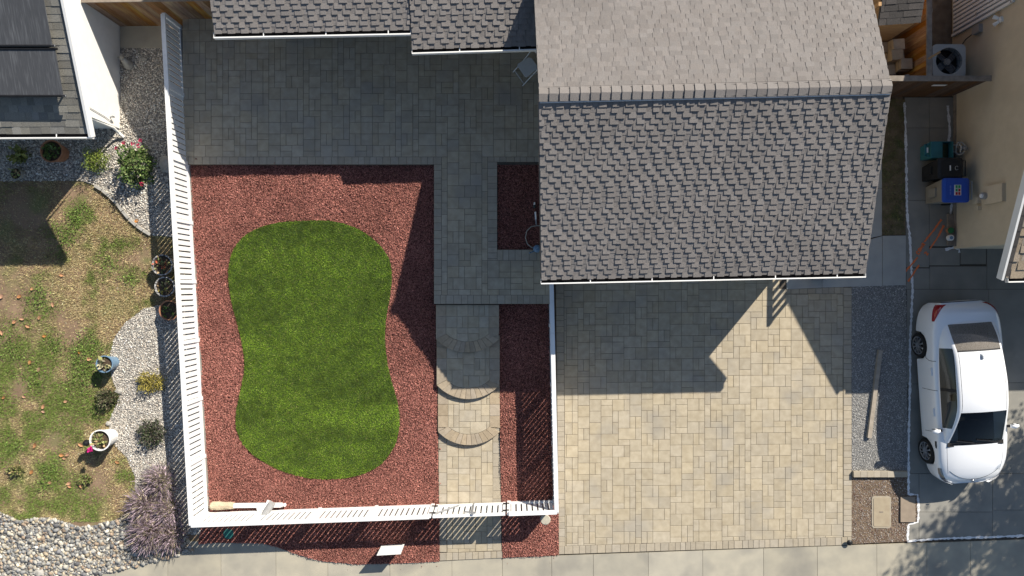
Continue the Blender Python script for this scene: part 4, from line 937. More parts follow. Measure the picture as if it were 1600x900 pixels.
# ------------------------------------------------------------------ things in the yard
for (px, py, r, z, mt, lab) in ((357, 834, .14, .03, M('valve_green', (.03, .14, .12), rough=.6), 'round green valve lid in the mulch below the fence corner'), (852, 812, .14, .03, M('lid_cream', (.45, .42, .34), (.40, .37, .3), 12, .8), 'round cream cleanout lid in the mulch by the fence corner')):
    c = P(px, py, z); o = thing('valve_lid', (c[0], c[1], 0), lab, 'lid'); add('rim', lathe([(r, 0), (r, .035), (r*.9, .045)], (c[0], c[1], 0), 24), mt, o); add('cover', lathe([(r*.85, .04), (r*.85, .052), (r*.2, .055)], (c[0], c[1], 0), 24), mt, o)
c = P(615, 849.5); ys = thing('yard_sign', (c[0], -6.78, 0), 'blank white yard sign standing in the front mulch strip', 'sign')
V = [(-3.45, -6.80, .03), (-2.84, -6.765, .03), (-2.84, -6.78, .66), (-3.45, -6.815, .66)]; V += [(x, y-.012, z) for x, y, z in V]
add('panel', (V, [(3, 2, 1, 0), (4, 5, 6, 7), (0, 1, 5, 4), (1, 2, 6, 5), (2, 3, 7, 6), (3, 0, 4, 7)]), mWHP, ys)
for xx in (-3.3, -3.0): add('stake', rod((xx, -6.80, -.1), (xx, -6.815, .5), .012, .012), mMETG, ys)
# uprooted mailbox on its post
mb = thing('mailbox', P(390, 792), 'uprooted white mailbox post lying inside the fence with its concrete footing', 'mailbox')
pa, pb = Vector(P(358, 790, .10)), Vector(P(440, 789, .12)); add('post', rod(pa, pb, .10, .10), mWHITE, mb)
fo = []
prof = [(-.06, .085), (-.02, .105), (.12, .11), (.28, .098), (.42, .10), (.50, .085)]
ax = (pb-pa).normalized(); o0 = pa-ax*.42; rr = []
V, F = [], []
for i, (t, r) in enumerate(prof):
    for k in range(14):
        a = 2*math.pi*k/14; rk = r*(1+R.uniform(-.10, .10)); V.append(tuple(o0+ax*t*1.1+Vector((0, math.cos(a)*rk, math.sin(a)*rk*.85))))
for i in range(len(prof)-1):
    for k in range(14): F.append((i*14+k, i*14+(k+1) % 14, (i+1)*14+(k+1) % 14, (i+1)*14+k))
F += [tuple(range(13, -1, -1)), tuple(range(70, 84))]
add('concrete_footing', (V, F), M('rough_concrete', (.50, .42, .29), (.42, .35, .25), 9, .95, .8, 40), mb)
fin = add('finial', lathe([(.04, 0), (.06, .02), (.02, .035), (.045, .06), (.05, .085), (.03, .115), (.005, .125)], (0, 0, 0), 14), mWHITE, mb)
fin.rotation_euler = (0, math.radians(90), 0); fin.location = Vector((pb.x, pb.y, .12))-WT[mb.name]
ma, mz = Vector(P(425, 786, .24)), Vector(P(411, 808, .30)); dx = (mz-ma).normalized(); sd_ = dx.cross(UP).normalized()
V, F = [], []; sec = [(-.085, -.09), (-.085, .02)]+[(-.085*math.cos(t), .02+.085*math.sin(t)) for t in np.linspace(.35, 2.8, 7)]+[(.085, .02), (.085, -.09)]
for p in (ma, mz):
    for a, b in sec: V.append(tuple(p+sd_*a+UP*b))
n = len(sec); F = [(i, (i+1) % n, n+(i+1) % n, n+i) for i in range(n)]+[tuple(range(n-1, -1, -1)), tuple(range(n, 2*n))]
add('box', (V, F), M('mailbox_grey', (.33, .33, .325), (.28, .28, .275), 8, .5), mb)
add('box_door', (lambda v: (v, [tuple(range(n-1, -1, -1)), tuple(range(n, 2*n))]+[(i, (i+1) % n, n+(i+1) % n, n+i) for i in range(n)]))([tuple(p+sd_*a*1.06+UP*b*1.06) for p in (mz+dx*.004, mz+dx*.018) for a, b in sec]), mMETG, mb)
add('arm', comb(rod(Vector(P(402, 796, .12)), Vector(P(418, 793, .16)), .09, .05), rod(Vector(P(420, 782, .12)), Vector(P(415, 795, .14)), .08, .05)), mWHITE, mb)
add('bracket', rod(Vector(P(398, 801, .08)), Vector(P(409, 802, .10)), .06, .05), mWHITE, mb)
# folding chair
cc = Vector(P(824, 113, PZ)); fc = thing('folding_chair', cc, 'white folding chair standing on the shaded patio', 'chair')
ca = math.radians(35); fx = Vector((math.cos(ca), math.sin(ca), 0)); fy = Vector((-math.sin(ca), math.cos(ca), 0))  # fx: towards the backrest
W_ = lambda a, b, z: tuple(cc+fx*a+fy*b+Vector((0, 0, z)))
mCHR = M('chair_white', (.60, .62, .62), (.55, .57, .57), 6, .45)
V = [W_(a, b, z) for z in (.43, .455) for a, b in ((-.20, -.17), (-.17, -.20), (.15, -.18), (.20, -.12), (.20, .12), (.15, .18), (-.17, .20), (-.20, .17))]
add('seat', (V, [tuple(range(7, -1, -1)), tuple(range(8, 16))]+[(i, (i+1) % 8, 8+(i+1) % 8, 8+i) for i in range(8)]), mCHR, fc)
V, F = [], []
for z, a0 in ((.66, .285), (.84, .33)):
    for i in range(9):
        b = -.2+.4*i/8; bow = .045*(1-(b/.2)**2); V += [W_(a0+bow, b, z), W_(a0+bow+.02, b, z)]
for i in range(8): F += [(2*i, 2*i+2, 18+2*i+2, 18+2*i), (2*i+1, 18+2*i+1, 18+2*i+3, 2*i+3), (18+2*i, 18+2*i+2, 18+2*i+3, 18+2*i+1), (2*i, 2*i+1, 2*i+3, 2*i+2)]
F += [(0, 18, 19, 1), (16, 17, 35, 34)]
add('backrest', (V, F), mCHR, fc)
for s in (-1, 1):
    add('leg', tube([W_(-.30, s*.215, .01), W_(.1, s*.215, .46), W_(.33, s*.215, .84)], .013, 8), mCHR, fc)
    add('leg', tube([W_(.26, s*.19, .01), W_(-.14, s*.19, .44)], .013, 8), mCHR, fc)
add('stretcher', comb(tube([W_(-.255, -.215, .06), W_(-.255, .215, .06)], .009, 6), tube([W_(.22, -.19, .06), W_(.22, .19, .06)], .009, 6)), mCHR, fc)
# hose tap corner by the house wall
hh = thing('garden_hose', P(832, 372, .34), 'thin pale hose looping over the small mulch bed at the wall', 'hose')
add('hose', tube([P(*p, .415) for p in ((850, 353), (840, 352.5), (830, 354), (823, 361), (821, 371), (824, 381), (831, 387), (838, 387))], .012, 6), M('hose_pale', (.42, .40, .34), rough=.5), hh)
add('nozzle', cyl(P(838, 351, .43), P(837, 336, .43), .016, .022), mMETG, hh); add('nozzle_grip', cyl(P(837.5, 343, .43), P(836.6, 331, .43), .024), mWHP, hh)
sb = thing('watering_can', P(840, 389, .36), 'pale blue watering can beside the hose at the wall', 'watering can'); c = P(839, 388.5, .5)
add('can_body', lathe([(.085, 0), (.10, .02), (.09, .16), (.05, .19)], (c[0], c[1], .44), 18), mBLUEP, sb); add('spout', tube([(c[0]-.06, c[1]-.05, .50), (c[0]-.15, c[1]-.10, .58), (c[0]-.20, c[1]-.12, .64)], .014, 8), mBLUEP, sb); add('can_handle', tube([(c[0]+.05, c[1]+.04, .62), (c[0]+.02, c[1]+.02, .71), (c[0]-.06, c[1]-.04, .64)], .010, 8), mBLUEP, sb)
bt = thing('spray_bottle', P(835, 321, .33), 'small dark bottle with a pale cap on the side mulch bed', 'bottle'); add('bottle', cyl(P(835.3, 325, .43), P(835.2, 320, .43), .035, .03), M('bottle_dark', (.03, .05, .05), rough=.2), bt); add('cap', cyl(P(835.2, 320, .43), P(835.3, 316, .43), .028, .02), mWHP, bt)

# ------------------------------------------------------------------ white sedan
CF = Vector((.069, -.9976, 0)); CL = Vector((.9976, .069, 0)); CC = Vector((11.55, -2.80, 0))
def CW(x, y, z): return tuple(CC+CF*x+CL*y+Vector((0, 0, z)))
car = thing('parked_car', tuple(CC), 'white four-door sedan parked on the concrete driveway', 'car')
def interp(tbl, x):
    xs = [t[0] for t in tbl]; i = int(np.clip(np.searchsorted(xs, x)-1, 0, len(xs)-2)); 
    # monotone-ish cubic
    ys = [t[1] for t in tbl]; h = xs[i+1]-xs[i]; t = (x-xs[i])/h
    m0 = (ys[i+1]-ys[i-1])/(xs[i+1]-xs[i-1])*h if i > 0 else (ys[1]-ys[0]); m1 = (ys[i+2]-ys[i])/(xs[i+2]-xs[i])*h if i < len(xs)-2 else (ys[i+1]-ys[i])
    return (2*t**3-3*t*t+1)*ys[i]+(t**3-2*t*t+t)*m0+(-2*t**3+3*t*t)*ys[i+1]+(t**3-t*t)*m1
WB = [(-2.46, .56), (-2.40, .68), (-2.25, .79), (-1.95, .865), (-1.4, .905), (-.4, .915), (.6, .915), (1.4, .90), (1.75, .855), (2.0, .76), (2.13, .62), (2.19, .46)]
ZS = [(-2.46, .78), (-2.40, .88), (-2.2, .97), (-1.8, .985), (-.6, .95), (.6, .93), (1.1, .90), (1.6, .83), (1.95, .73), (2.13, .63), (2.19, .58)]
ZC = [(-2.46, .80), (-2.40, .93), (-2.25, 1.03), (-1.9, 1.075), (-1.4, 1.06), (.6, 1.02), (1.1, 1.0), (1.6, .935), (1.95, .82), (2.13, .69), (2.19, .60)]
XA = sorted(set([round(v, 3) for v in np.linspace(-2.46, 2.19, 64)]+[-1.375-.37, -1.375+.37, 1.375-.37, 1.375+.37, -2.46, 2.19]))
def zlow(x):
    z = .20
    for a in (-1.375, 1.375):
        if abs(x-a) < .37: z = max(z, .32+math.sqrt(.37**2-(x-a)**2))
    e = max(0, (abs(x)-1.9)/.5); return max(z, .20+.06*e)
def ring(x):
    w, zs, zc, zl = interp(WB, x), interp(ZS, x), interp(ZC, x), zlow(x)
    z1 = max(.46, zl+.03); z2 = max(.66, z1+.02)
    hp = [(w-.035, zl), (w, z1), (w-.004, z2), (w-.02, zs-.085), (w-.045, zs-.035), (w-.09, zs), (w*.80, zs+(zc-zs)*.35), (w*.5, zs+(zc-zs)*.78), (w*.22, zs+(zc-zs)*.97)]
    return hp+[(0, zc)]+[(-a, b) for a, b in hp[::-1]]
V, F = [], []; nr = 19
for x in XA:
    for y, z in ring(x): V.append(CW(x, y, z))
for i in range(len(XA)-1):
    for k in range(nr-1):
        xm = (XA[i]+XA[i+1])/2
        if k in (7, 8, 9, 10) and -1.85 < xm < .98: continue      # opening under the glasshouse
        F.append((i*nr+k, i*nr+k+1, (i+1)*nr+k+1, (i+1)*nr+k))
F.append(tuple(range(nr))); F.append(tuple(range((len(XA)-1)*nr+nr-1, (len(XA)-1)*nr-1, -1)))
body = add('body', (V, F), mCAR, car, smooth=True)
ZR = [(-2.02, 1.055), (-1.65, 1.235), (-1.25, 1.385), (-.7, 1.45), (-.2, 1.46), (.2, 1.415), (.65, 1.23), (1.12, .985)]
WBG = [(-2.02, .60), (-1.7, .735), (-1.2, .80), (-.4, .825), (.4, .82), (.8, .79), (1.12, .74)]
WR = [(-2.02, .585), (-1.6, .60), (-1.25, .575), (-.5, .60), (.2, .605), (.65, .655), (1.12, .735)]
XG = sorted(set([-2.02, -1.93, -1.26, -1.30, -.36, -.28, .23, .66, 1.05, 1.12, .18, -1.35]+[round(v, 3) for v in np.linspace(-1.9, 1.0, 26)]))
FR = [1, .93, .62, .32, 0]
def gring(x):
    zr, wb_, wr = interp(ZR, x), interp(WBG, x), interp(WR, x); zb = interp(ZS, x)-.012; ze = max(zb+.004, zr-.075); wr = min(wr, wb_)
    hp = [(wb_+(wr-wb_)*v-.018*math.sin(math.pi*v)*-1, zb+(ze-zb)*v) for v in (0, .10, .36, .64, .90)]+[(wr*f, zr-(zr-ze)*f*f) for f in FR]
    return hp+[(-a, b) for a, b in hp[-2::-1]]
ng = 19; V = []
for x in XG:
    for y, z in gring(x): V.append(CW(x, y, z))
sets = {k: [] for k in ('shell', 'windshield', 'rear', 'left', 'right', 'trim')}
for i in range(len(XG)-1):
    xm = (XG[i]+XG[i+1])/2
    for k in range(ng-1):
        f = (i*ng+k, i*ng+k+1, (i+1)*ng+k+1, (i+1)*ng+k); s = 'shell'
        if 6 <= k <= 11 and .23 < xm < 1.05: s = 'windshield'
        elif 6 <= k <= 11 and -1.93 < xm < -1.30: s = 'rear'
        elif k in (1, 2, 3) and -1.35 < xm < .62: s = 'trim' if -.36 < xm < -.28 else 'left'
        elif k in (14, 15, 16) and -1.35 < xm < .62: s = 'trim' if -.36 < xm < -.28 else 'right'
        elif 6 <= k <= 11 and (.18 < xm < .23 or -1.30 < xm < -1.25 or 1.05 < xm): s = 'trim' if xm > 1.05 or xm < 0 else 'shell'
        sets[s].append(f)
def sub(faces):
    idx = sorted({i for f in faces for i in f}); mp = {j: i for i, j in enumerate(idx)}; return [V[i] for i in idx], [tuple(mp[i] for i in f) for f in faces]
gm = bpy.data.materials.new('car_glass'); gm.use_nodes = True; t = gm.node_tree; t.nodes.clear()
o_ = t.nodes.new('ShaderNodeOutputMaterial'); mx_ = t.nodes.new('ShaderNodeMixShader'); tr = t.nodes.new('ShaderNodeBsdfTransparent'); tr.inputs[0].default_value = (.40, .43, .42, 1)
gl = t.nodes.new('ShaderNodeBsdfGlossy'); gl.inputs['Roughness'].default_value = .03; fr = t.nodes.new('ShaderNodeFresnel'); fr.inputs[0].default_value = 1.5
t.links.new(fr.outputs[0], mx_.inputs[0]); t.links.new(tr.outputs[0], mx_.inputs[1]); t.links.new(gl.outputs[0], mx_.inputs[2]); t.links.new(mx_.outputs[0], o_.inputs[0])
add('roof', sub(sets['shell']), mCAR, car, smooth=True)
add('windshield', sub(sets['windshield']), gm, car, smooth=True); gm2 = gm.copy(); gm2.name = 'dusty_sky_glass'; t2 = gm2.node_tree; mo = [n for n in t2.nodes if n.type == 'OUTPUT_MATERIAL'][0]; m0 = [n for n in t2.nodes if n.type == 'MIX_SHADER'][0]
df = t2.nodes.new('ShaderNodeBsdfDiffuse'); df.inputs[0].default_value = (.42, .38, .33, 1); m2 = t2.nodes.new('ShaderNodeMixShader'); nz = t2.nodes.new('ShaderNodeTexNoise'); nz.inputs['Scale'].default_value = 60  # grey diffuse paints in the sky's reflection along with speckled dust
ml2 = t2.nodes.new('ShaderNodeMath'); ml2.operation = 'MULTIPLY'; ml2.inputs[1].default_value = .75; t2.links.new(nz.outputs['Fac'], ml2.inputs[0])
t2.links.new(ml2.outputs[0], m2.inputs[0]); t2.links.new(m0.outputs[0], m2.inputs[1]); t2.links.new(df.outputs[0], m2.inputs[2]); t2.links.new(m2.outputs[0], mo.inputs[0])
add('rear_window', sub(sets['rear']), gm2, car, smooth=True)
add('side_window', sub(sets['left']), gm, car, smooth=True); add('side_window', sub(sets['right']), gm, car, smooth=True); [add('window_trim', sub([f for f in sets['trim'] if cond(f)]), mBLK, car) for cond in ((lambda f: f[0] % ng <= 4), (lambda f: f[0] % ng >= 13), (lambda f: 5 < f[0] % ng < 13 and XG[f[0]//ng] > 0), (lambda f: 5 < f[0] % ng < 13 and XG[f[0]//ng] < 0))]
def cbox(x, y, z, sx, sy, sz, taper=1): 
    return box(CW(x, y, z), (sy, sx, sz), math.atan2(CL.y, CL.x), taper)
mINT = M('car_interior', (.03, .028, .027), (.02, .019, .018), 12, .9); mSEAT = M('tan_seat', (.42, .20, .07), (.36, .165, .055), 9, .7)
add('cabin_floor', comb(cbox(-.3, 0, .42, 3.0, 1.6, .3), cbox(.85, 0, .86, .6, 1.4, .2)), mINT, car)
for s in (-1, 1):
    st_ = add('seat', comb(cbox(-.1, s*.37, .78, .16, .5, .6, .9), cbox(.15, s*.37, .6, .5, .5, .15)), mSEAT if False else M('seat_dark', (.06, .05, .045), rough=.8), car); add('headrest', cbox(-.14, s*.37, 1.16, .1, .24, .16, .85), MATS['seat_dark'], st_)
add('parcel_shelf', cbox(-1.70, 0, 1.0, .5, 1.15, .04), M('shelf_grey', (.20, .19, .18), (.12, .115, .11), 60, .9), car)
rs = add('rear_bench', cbox(-1.30, 0, .75, .16, 1.25, .5, .95), mSEAT, car)
for s in (-1, 1): add('headrest', cbox(-1.44, s*.36, 1.11, .12, .27, .14, .8), mSEAT, rs)
# wheels
for xa in (-1.375, 1.375):
    for s in (-1, 1):
        w = thing_part = None
        def ringp(r, y, n=26): return [CW(xa+r*math.cos(2*math.pi*k/n), s*y, .32+r*math.sin(2*math.pi*k/n)) for k in range(n)]
        V2 = []; prof = [(.20, .70), (.30, .70), (.318, .73), (.32, .80), (.318, .875), (.295, .905), (.235, .905), (.22, .88)]
        for r, y in prof: V2 += ringp(r, y)
        n = 26; F2 = [(j*n+k, j*n+(k+1) % n, (j+1)*n+(k+1) % n, (j+1)*n+k) for j in range(len(prof)-1) for k in range(n)]
        wh = add('wheel', (V2, F2), mRUB, car, smooth=False)
        add('rim_back', (ringp(.225, .86), [tuple(range(26))]), mBLK, wh)
        sp = []
        for k in range(10):
            a = 2*math.pi*k/10; sp.append(rod(CW(xa+.05*math.cos(a), s*.90, .32+.05*math.sin(a)), CW(xa+.215*math.cos(a), s*.896, .32+.215*math.sin(a)), .034, .03, up=tuple(CL)))
        add('spokes', comb(*sp, cyl(CW(xa, s*.86, .32), CW(xa, s*.91, .32), .055)), mALU, wh)
        V3 = ringp(.235, .903)+ringp(.213, .895); add('rim', (V3, [(k, (k+1) % 26, 26+(k+1) % 26, 26+k) for k in range(26)]), mALU, wh)
        add('wheel_arch', comb(cyl(CW(xa, s*.55, .36), CW(xa, s*.86, .36), .365, n=24)), mBLK, car) if False else None
add('underbody', cbox(-.1, 0, .36, 4.1, 1.3, .3), mBLK, car)
for xa in (-1.375, 1.375): add('wheel_well', cbox(xa, 0, .5, .7, 1.38, .40), mBLK, car)
# lamps, mirrors, handles and seams lie just proud of the body
def bodypt(x, k, off=.006):   # k: fractional index along the half ring of the body
    r = ring(x); i = int(k); f = k-i; a = Vector(r[i]).lerp(Vector(r[min(i+1, len(r)-1)]), f)
    return a
def patch(x0, x1, k0, k1, s, off, nx=8, nk=6, skew=0, k0b=None, k1b=None):
    V, F = [], []
    for i in range(nx+1):
        f = i/nx; x = x0+(x1-x0)*f; ka = k0+((k0b if k0b is not None else k0)-k0)*f; kb = k1+((k1b if k1b is not None else k1)-k1)*f
        for j in range(nk+1):
            k = ka+(kb-ka)*j/nk; p = bodypt(x, k); nrm = Vector((p[0]*.6+.25, max(.15, p[1]-.45)*1.2)).normalized()
            V.append(CW(x, s*(p[0]+nrm.x*off), p[1]+nrm.y*off))
    for i in range(nx):
        for j in range(nk): q = (i*(nk+1)+j, i*(nk+1)+j+1, (i+1)*(nk+1)+j+1, (i+1)*(nk+1)+j); F.append(q)
    return V, F
for s in (-1, 1):
    add('tail_light', patch(-2.42, -2.02, 2.7, 6.4, s, .008, k0b=2.9, k1b=3.9), mRED, car, smooth=True)
    add('headlight', patch(1.72, 2.12, 3.0, 4.6, s, .008, k0b=2.3, k1b=5.2), M('headlight', (.06, .06, .065), (.16, .16, .17), 12, .08, spec=.8, coat=.6), car, smooth=True)
    add('side_vent', patch(1.02, 1.20, 2.65, 3.05, s, .006, 3, 2), mBLK, car)
    for x in (-.75, .28):
        p = bodypt(x, 3.0); add('door_handle', rod(CW(x-.1, s*(p[0]+.022), p[1]-.02), CW(x+.1, s*(p[0]+.022), p[1]-.02), .03, .022), mCAR, car)
    for x, dx in ((-1.02, -.25), (-.28, 0), (.78, .05)):
        pts = []
        for k in np.linspace(.8, 4.6, 8): p = bodypt(x+dx*max(0, (2.5-k)/2.5), k); pts.append(CW(x+dx*max(0, (2.5-k)/2.5), s*(p[0]+.001), p[1]))
        add('panel_seam', tube(pts, .0065, 5), mBLK, car)
    add('roof_seam', tube([CW(x, s*(interp(WR, x)*.90), gring(x)[6][1]+.001) for x in np.linspace(-1.28, .2, 12)], .006, 5), mBLK, car)
    mr_ = add('mirror', (lambda v: (v, ICO_F))([CW(.72+a*.075, s*(.985)+b*.135, .99+c*.075) for a, b, c in ICO_V]), mCAR, car, smooth=True)
    add('mirror_arm', rod(CW(.72, s*.82, .95), CW(.72, s*.9, .97), .06, .04), mBLK, mr_); add('mirror_glass', cbox(.665, s*.985, .99, .006, .17, .09), MATS['window_glass'], mr_)
pts = []
for f in np.linspace(-1, 1, 15):
    x = 2.05-.16*abs(f)**2.2*1.6; y = f*.62; r = ring(x); hw = [a for a, b in r[:10]]; zz = np.interp(abs(y), hw[::-1], [b for a, b in r[:10]][::-1]); pts.append(CW(x, y, zz+.002))
add('hood_seam', tube(pts, .005, 5), mBLK, car)
for s in (-1, 1): add('hood_seam', tube([CW(x, s*(interp(WB, x)*.80-.02), bodypt(x, 6.0)[1]+.004) for x in np.linspace(1.1, 1.85, 9)], .004, 5), M('seam_grey', (.25, .25, .26)), car)
add('wiper', comb(rod(CW(1.06, .45, 1.03), CW(.98, -.05, 1.08), .02, .012), rod(CW(1.06, -.1, 1.04), CW(.99, -.55, 1.06), .02, .012)), mBLK, car)
add('cowl', (lambda v, f: (v, f))(*patch(1.0, 1.12, 6.4, 9, 1, .004, 3, 5)), mBLK, car)
add('cowl', (lambda v, f: (v, [q[::-1] for q in f]))(*patch(1.0, 1.12, 6.4, 9, -1, .004, 3, 5)), mBLK, car)
add('antenna', cbox(-1.12, 0, 1.43, .16, .05, .06, .4), M('antenna_grey', (.35, .38, .42), rough=.4), car)
add('hood_badge', cyl(CW(2.09, 0, .74), CW(2.105, 0, .755), .04), mALU, car)

# ------------------------------------------------------------------ plants
def foliage(c, rx, ry, h, n, ls, cols, name, parent, shell=.55, up=.4, flat=False, z0=.02, aspect=.5):
    a = NR.uniform(0, 2*math.pi, n); u = NR.uniform(0, 1, n); r = (shell+(1-shell)*NR.random(n)); th = np.arccos(u)
    lump = 1+.28*np.sin(3*a+1.3)*np.sin(2*th+.4)+.16*np.sin(7*a)
    x = c[0]+np.cos(a)*np.sin(th)*rx*r*lump; y = c[1]+np.sin(a)*np.sin(th)*ry*r*lump; z = z0+c[2]+np.cos(th)*h*r*lump*.95
    L = NR.uniform(.7, 1.3, n)*ls; pal = np.array(cols); col = pal[NR.integers(0, len(pal), n)]*NR.lognormal(0, .28, n)[:, None]
    return scatter(name, LEAF_V, LEAF_F, np.c_[x, y, z], (NR.normal(up, .6, n), NR.normal(0, .6, n), a-math.pi/2+NR.normal(0, .7, n)), np.c_[L*aspect, L, L], mLEAF, col.clip(0, .75), parent, kind=None)
def stems(c, n, h, spread, parent, mat=None, r=.008):
    parts = []
    for i in range(n):
        a = R.uniform(0, 6.28); s = R.uniform(.3, 1)*spread; parts.append(tube([(c[0], c[1], c[2]), (c[0]+s*.4*math.cos(a), c[1]+s*.4*math.sin(a), c[2]+h*.5), (c[0]+s*math.cos(a), c[1]+s*math.sin(a), c[2]+h*.85)], [r, r*.7, r*.3], 5))
    add('stem', comb(*parts), mat or mBARK, parent)
def flowers(c, pts, r, col, parent):
    for i, (dx, dy, z) in enumerate(pts):
        k = 26; a = NR.uniform(0, 6.28, k); rr = r*NR.random(k)**.5
        scatter('flower', LEAF_V, LEAF_F, np.c_[c[0]+dx+np.cos(a)*rr*.6, c[1]+dy+np.sin(a)*rr*.6, c[2]+z+NR.uniform(-.02, .03, k)], (NR.normal(.5, .4, k), NR.normal(0, .4, k), a-1.57), np.c_[np.full(k, r*.8), np.full(k, r), np.full(k, r)], mLEAF, (np.array(col)*NR.lognormal(0, .25, k)[:, None]).clip(0, .8), parent, kind=None)
GRN = [(.075, .13, .03), (.055, .10, .022), (.11, .17, .045), (.14, .18, .06)]
def shrub(px, py, rx, ry, h, n, ls, cols, label, name='shrub', flw=None, fr=.05, fc=(.5, .02, .08), sh=.5, aspect=.5):
    c = P(px, py, h*.4); c = (c[0], c[1], 0); t = thing(name, c, label, 'shrub'); stems(c, 9, h, rx*.8, t); foliage(c, rx, ry, h, n, ls, cols, 'foliage', t, sh, aspect=aspect)
    if flw: flowers(c, flw, fr, fc, t)
    return t
shrub(211, 259, .41, .52, .7, 1500, .085, GRN+[(.16, .19, .08), (.10, .15, .05)], 'leafy rose bush with a few crimson flowers on pale gravel', 'rose_bush', [(-.38, .42, .45), (-.1, .52, .62), (.12, .50, .6), (.24, .46, .55), (.18, .64, .35), (.24, -.50, .4)], .04, (.42, .03, .09))
shrub(150, 250, .32, .32, .55, 1300, .055, [(.16, .21, .035), (.11, .16, .03), (.20, .25, .05)], 'bright yellow-green conifer shrub in the shade edge of the white house', sh=.4, aspect=.3)
shrub(29, 242, .22, .2, .35, 90, .13, [(.24, .25, .07), (.19, .21, .06)], 'pale yellow leafy plant in deep shade at the left edge', sh=.3, aspect=.7)
shrub(235, 597, .36, .27, .33, 1100, .07, [(.30, .25, .055), (.22, .19, .045), (.36, .30, .08)], 'low golden shrub on the curved gravel bed', sh=.35, aspect=.25)
shrub(167, 622, .28, .26, .35, 800, .06, [(.06, .075, .03), (.085, .09, .045), (.13, .11, .07)], 'small dark shrub at the edge of the lawn and gravel', sh=.35)
shrub(236, 678, .36, .37, .33, 1500, .055, [(.055, .075, .035), (.075, .085, .045), (.10, .085, .075)], 'dark grey-green mounded shrub on the lower gravel bed', sh=.4)
shrub(133, 749, .19, .13, .16, 160, .07, [(.12, .16, .04), (.17, .16, .06)], 'little sprawling seedling on the bare lawn patch', sh=.2)
shrub(24, 735, .22, .15, .16, 190, .075, [(.17, .19, .06), (.25, .20, .09), (.12, .16, .05)], 'sparse yellowing plant on bare soil near the left edge', sh=.2)
def pot(px, py, r, h, mat, label, cols, ls, n, hgt=.15, soil=True, flw=None, fcol=None):
    c = P(px, py, h); c = (c[0], c[1], 0); t = thing('flower_pot', c, label, 'flower pot'); 
    add('pot', lathe([(r*.68, 0), (r*.72, .01), (r*.95, h*.9), (r, h*.92), (r*1.02, h), (r*.9, h), (r*.88, h*.86)], c, 26), mat, t)
    add('soil', lathe([(r*.89, h*.8), (r*.89, h*.87), (r*.3, h*.9)], c, 20), mSOILP, t)
    if n: foliage((c[0], c[1], h*.85), r*.75, r*.75, hgt, n, ls, cols, 'foliage', t, .3, z0=.01)
    if flw: flowers((c[0], c[1], h*.85), flw, .055, fcol, t)
    return t
SUC = [(.30, .30, .12), (.20, .24, .09), (.36, .26, .14)]
pot(80, 236, .29, .42, mTERR, 'large round planter in deep shade below the white gutter', GRN, .1, 90)
pot(24, 271, .16, .2, mSTONE, 'small grey pot with a rosette at the shaded left edge', SUC, .1, 30, .08)
mDOT = M('mosaic_pot', (.55, .53, .5), (.04, .04, .045), 22, .5, detail=1)
pot(253, 414, .27, .34, mDOT, 'black and white mottled pot with coloured succulents, upper one by the fence', SUC+[(.45, .10, .05)], .09, 60, .12)
pot(257, 448, .26, .32, mDOT, 'black and white mottled pot with yellow succulents, just above the terracotta one', SUC+[(.42, .35, .06)], .08, 40, .1)
pot(264, 485, .26, .3, mTERR, 'terracotta pot by the fence, lowest of the three', GRN, .08, 40, .1)
pot(163, 569, .22, .42, mBLUEP, 'blue glazed pot with a succulent rosette on the lawn edge', [(.38, .36, .20), (.30, .30, .12), (.42, .38, .26)], .15, 34, .12)
pot(156, 688, .27, .5, mWHP, 'white planter with a pink flower on the lawn edge', SUC, .11, 60, .16, flw=[(-.18, -.22, .18), (-.15, -.19, .2)], fcol=(.62, .02, .22))
c = P(141, 690, .3); sb2 = thing('solar_light', (c[0], c[1], 0), 'black globe garden light beside the white planter', 'light'); add('stake', cyl((c[0], c[1], -.05), (c[0], c[1], .4), .012), mBLK, sb2); add('globe', lathe([(.02, .36), (.075, .41), (.085, .46), (.06, .52), (.02, .54)], (c[0], c[1], 0), 16), mBLK, sb2)
# lavender
c0 = P(246, 800, .3); lv = thing('lavender_bush', (c0[0], c0[1], 0), 'large grey-purple lavender bush below the end of the left fence', 'shrub')
pos, rot, scl, col, tips, tcol = [], [], [], [], [], []
for (px, py, rr, nn, gr) in ((250, 752, .50, 1000, .75), (226, 790, .54, 1300, .35), (262, 798, .50, 1000, .5), (236, 830, .60, 1500, .2), (266, 836, .50, 1000, .3)):
    c = P(px, py, .15)
    for i in range(nn):
        a = R.uniform(0, 6.283); e = R.uniform(0, 1)**.6*1.25; L = R.uniform(.7, 1.15)*rr*.95
        b = Vector((c[0]+R.gauss(0, .09), c[1]+R.gauss(0, .09), R.uniform(0, .12))); d = Vector((math.cos(a)*math.sin(e), math.sin(a)*math.sin(e), math.cos(e)*.85))
        tip = b+d*L; pos.append(b); rot.append((-0., 0., 0.)); col.append((.36, .345, .19) if R.random() < gr else (.40, .335, .31)); tips.append((b, tip, d)); 
V = np.zeros((len(tips)*7, 3)); F = np.zeros((len(tips)*3, 3), int); Cc = np.zeros((len(tips)*7, 3))
for i, (b, tp, d) in enumerate(tips):
    s = d.cross(Vector((0, 0, 1))).normalized()*.006 if abs(d.z) < .99 else Vector((.006, 0, 0)); m1 = b.lerp(tp, .68)
    V[i*7:i*7+7] = [b-s, b+s, m1, m1-s*1.7, m1+s*1.7, tp+d*.02, tp]; F[i*3:i*3+3] = np.array([(0, 1, 2), (3, 4, 5), (4, 3, 5)])+i*7
    k = R.uniform(.7, 1.4); purple = R.random() > .25
    Cc[i*7:i*7+3] = np.array(col[i])*k; Cc[i*7+3:i*7+7] = np.array((.56, .455, .51) if purple else (.54, .48, .34))*k
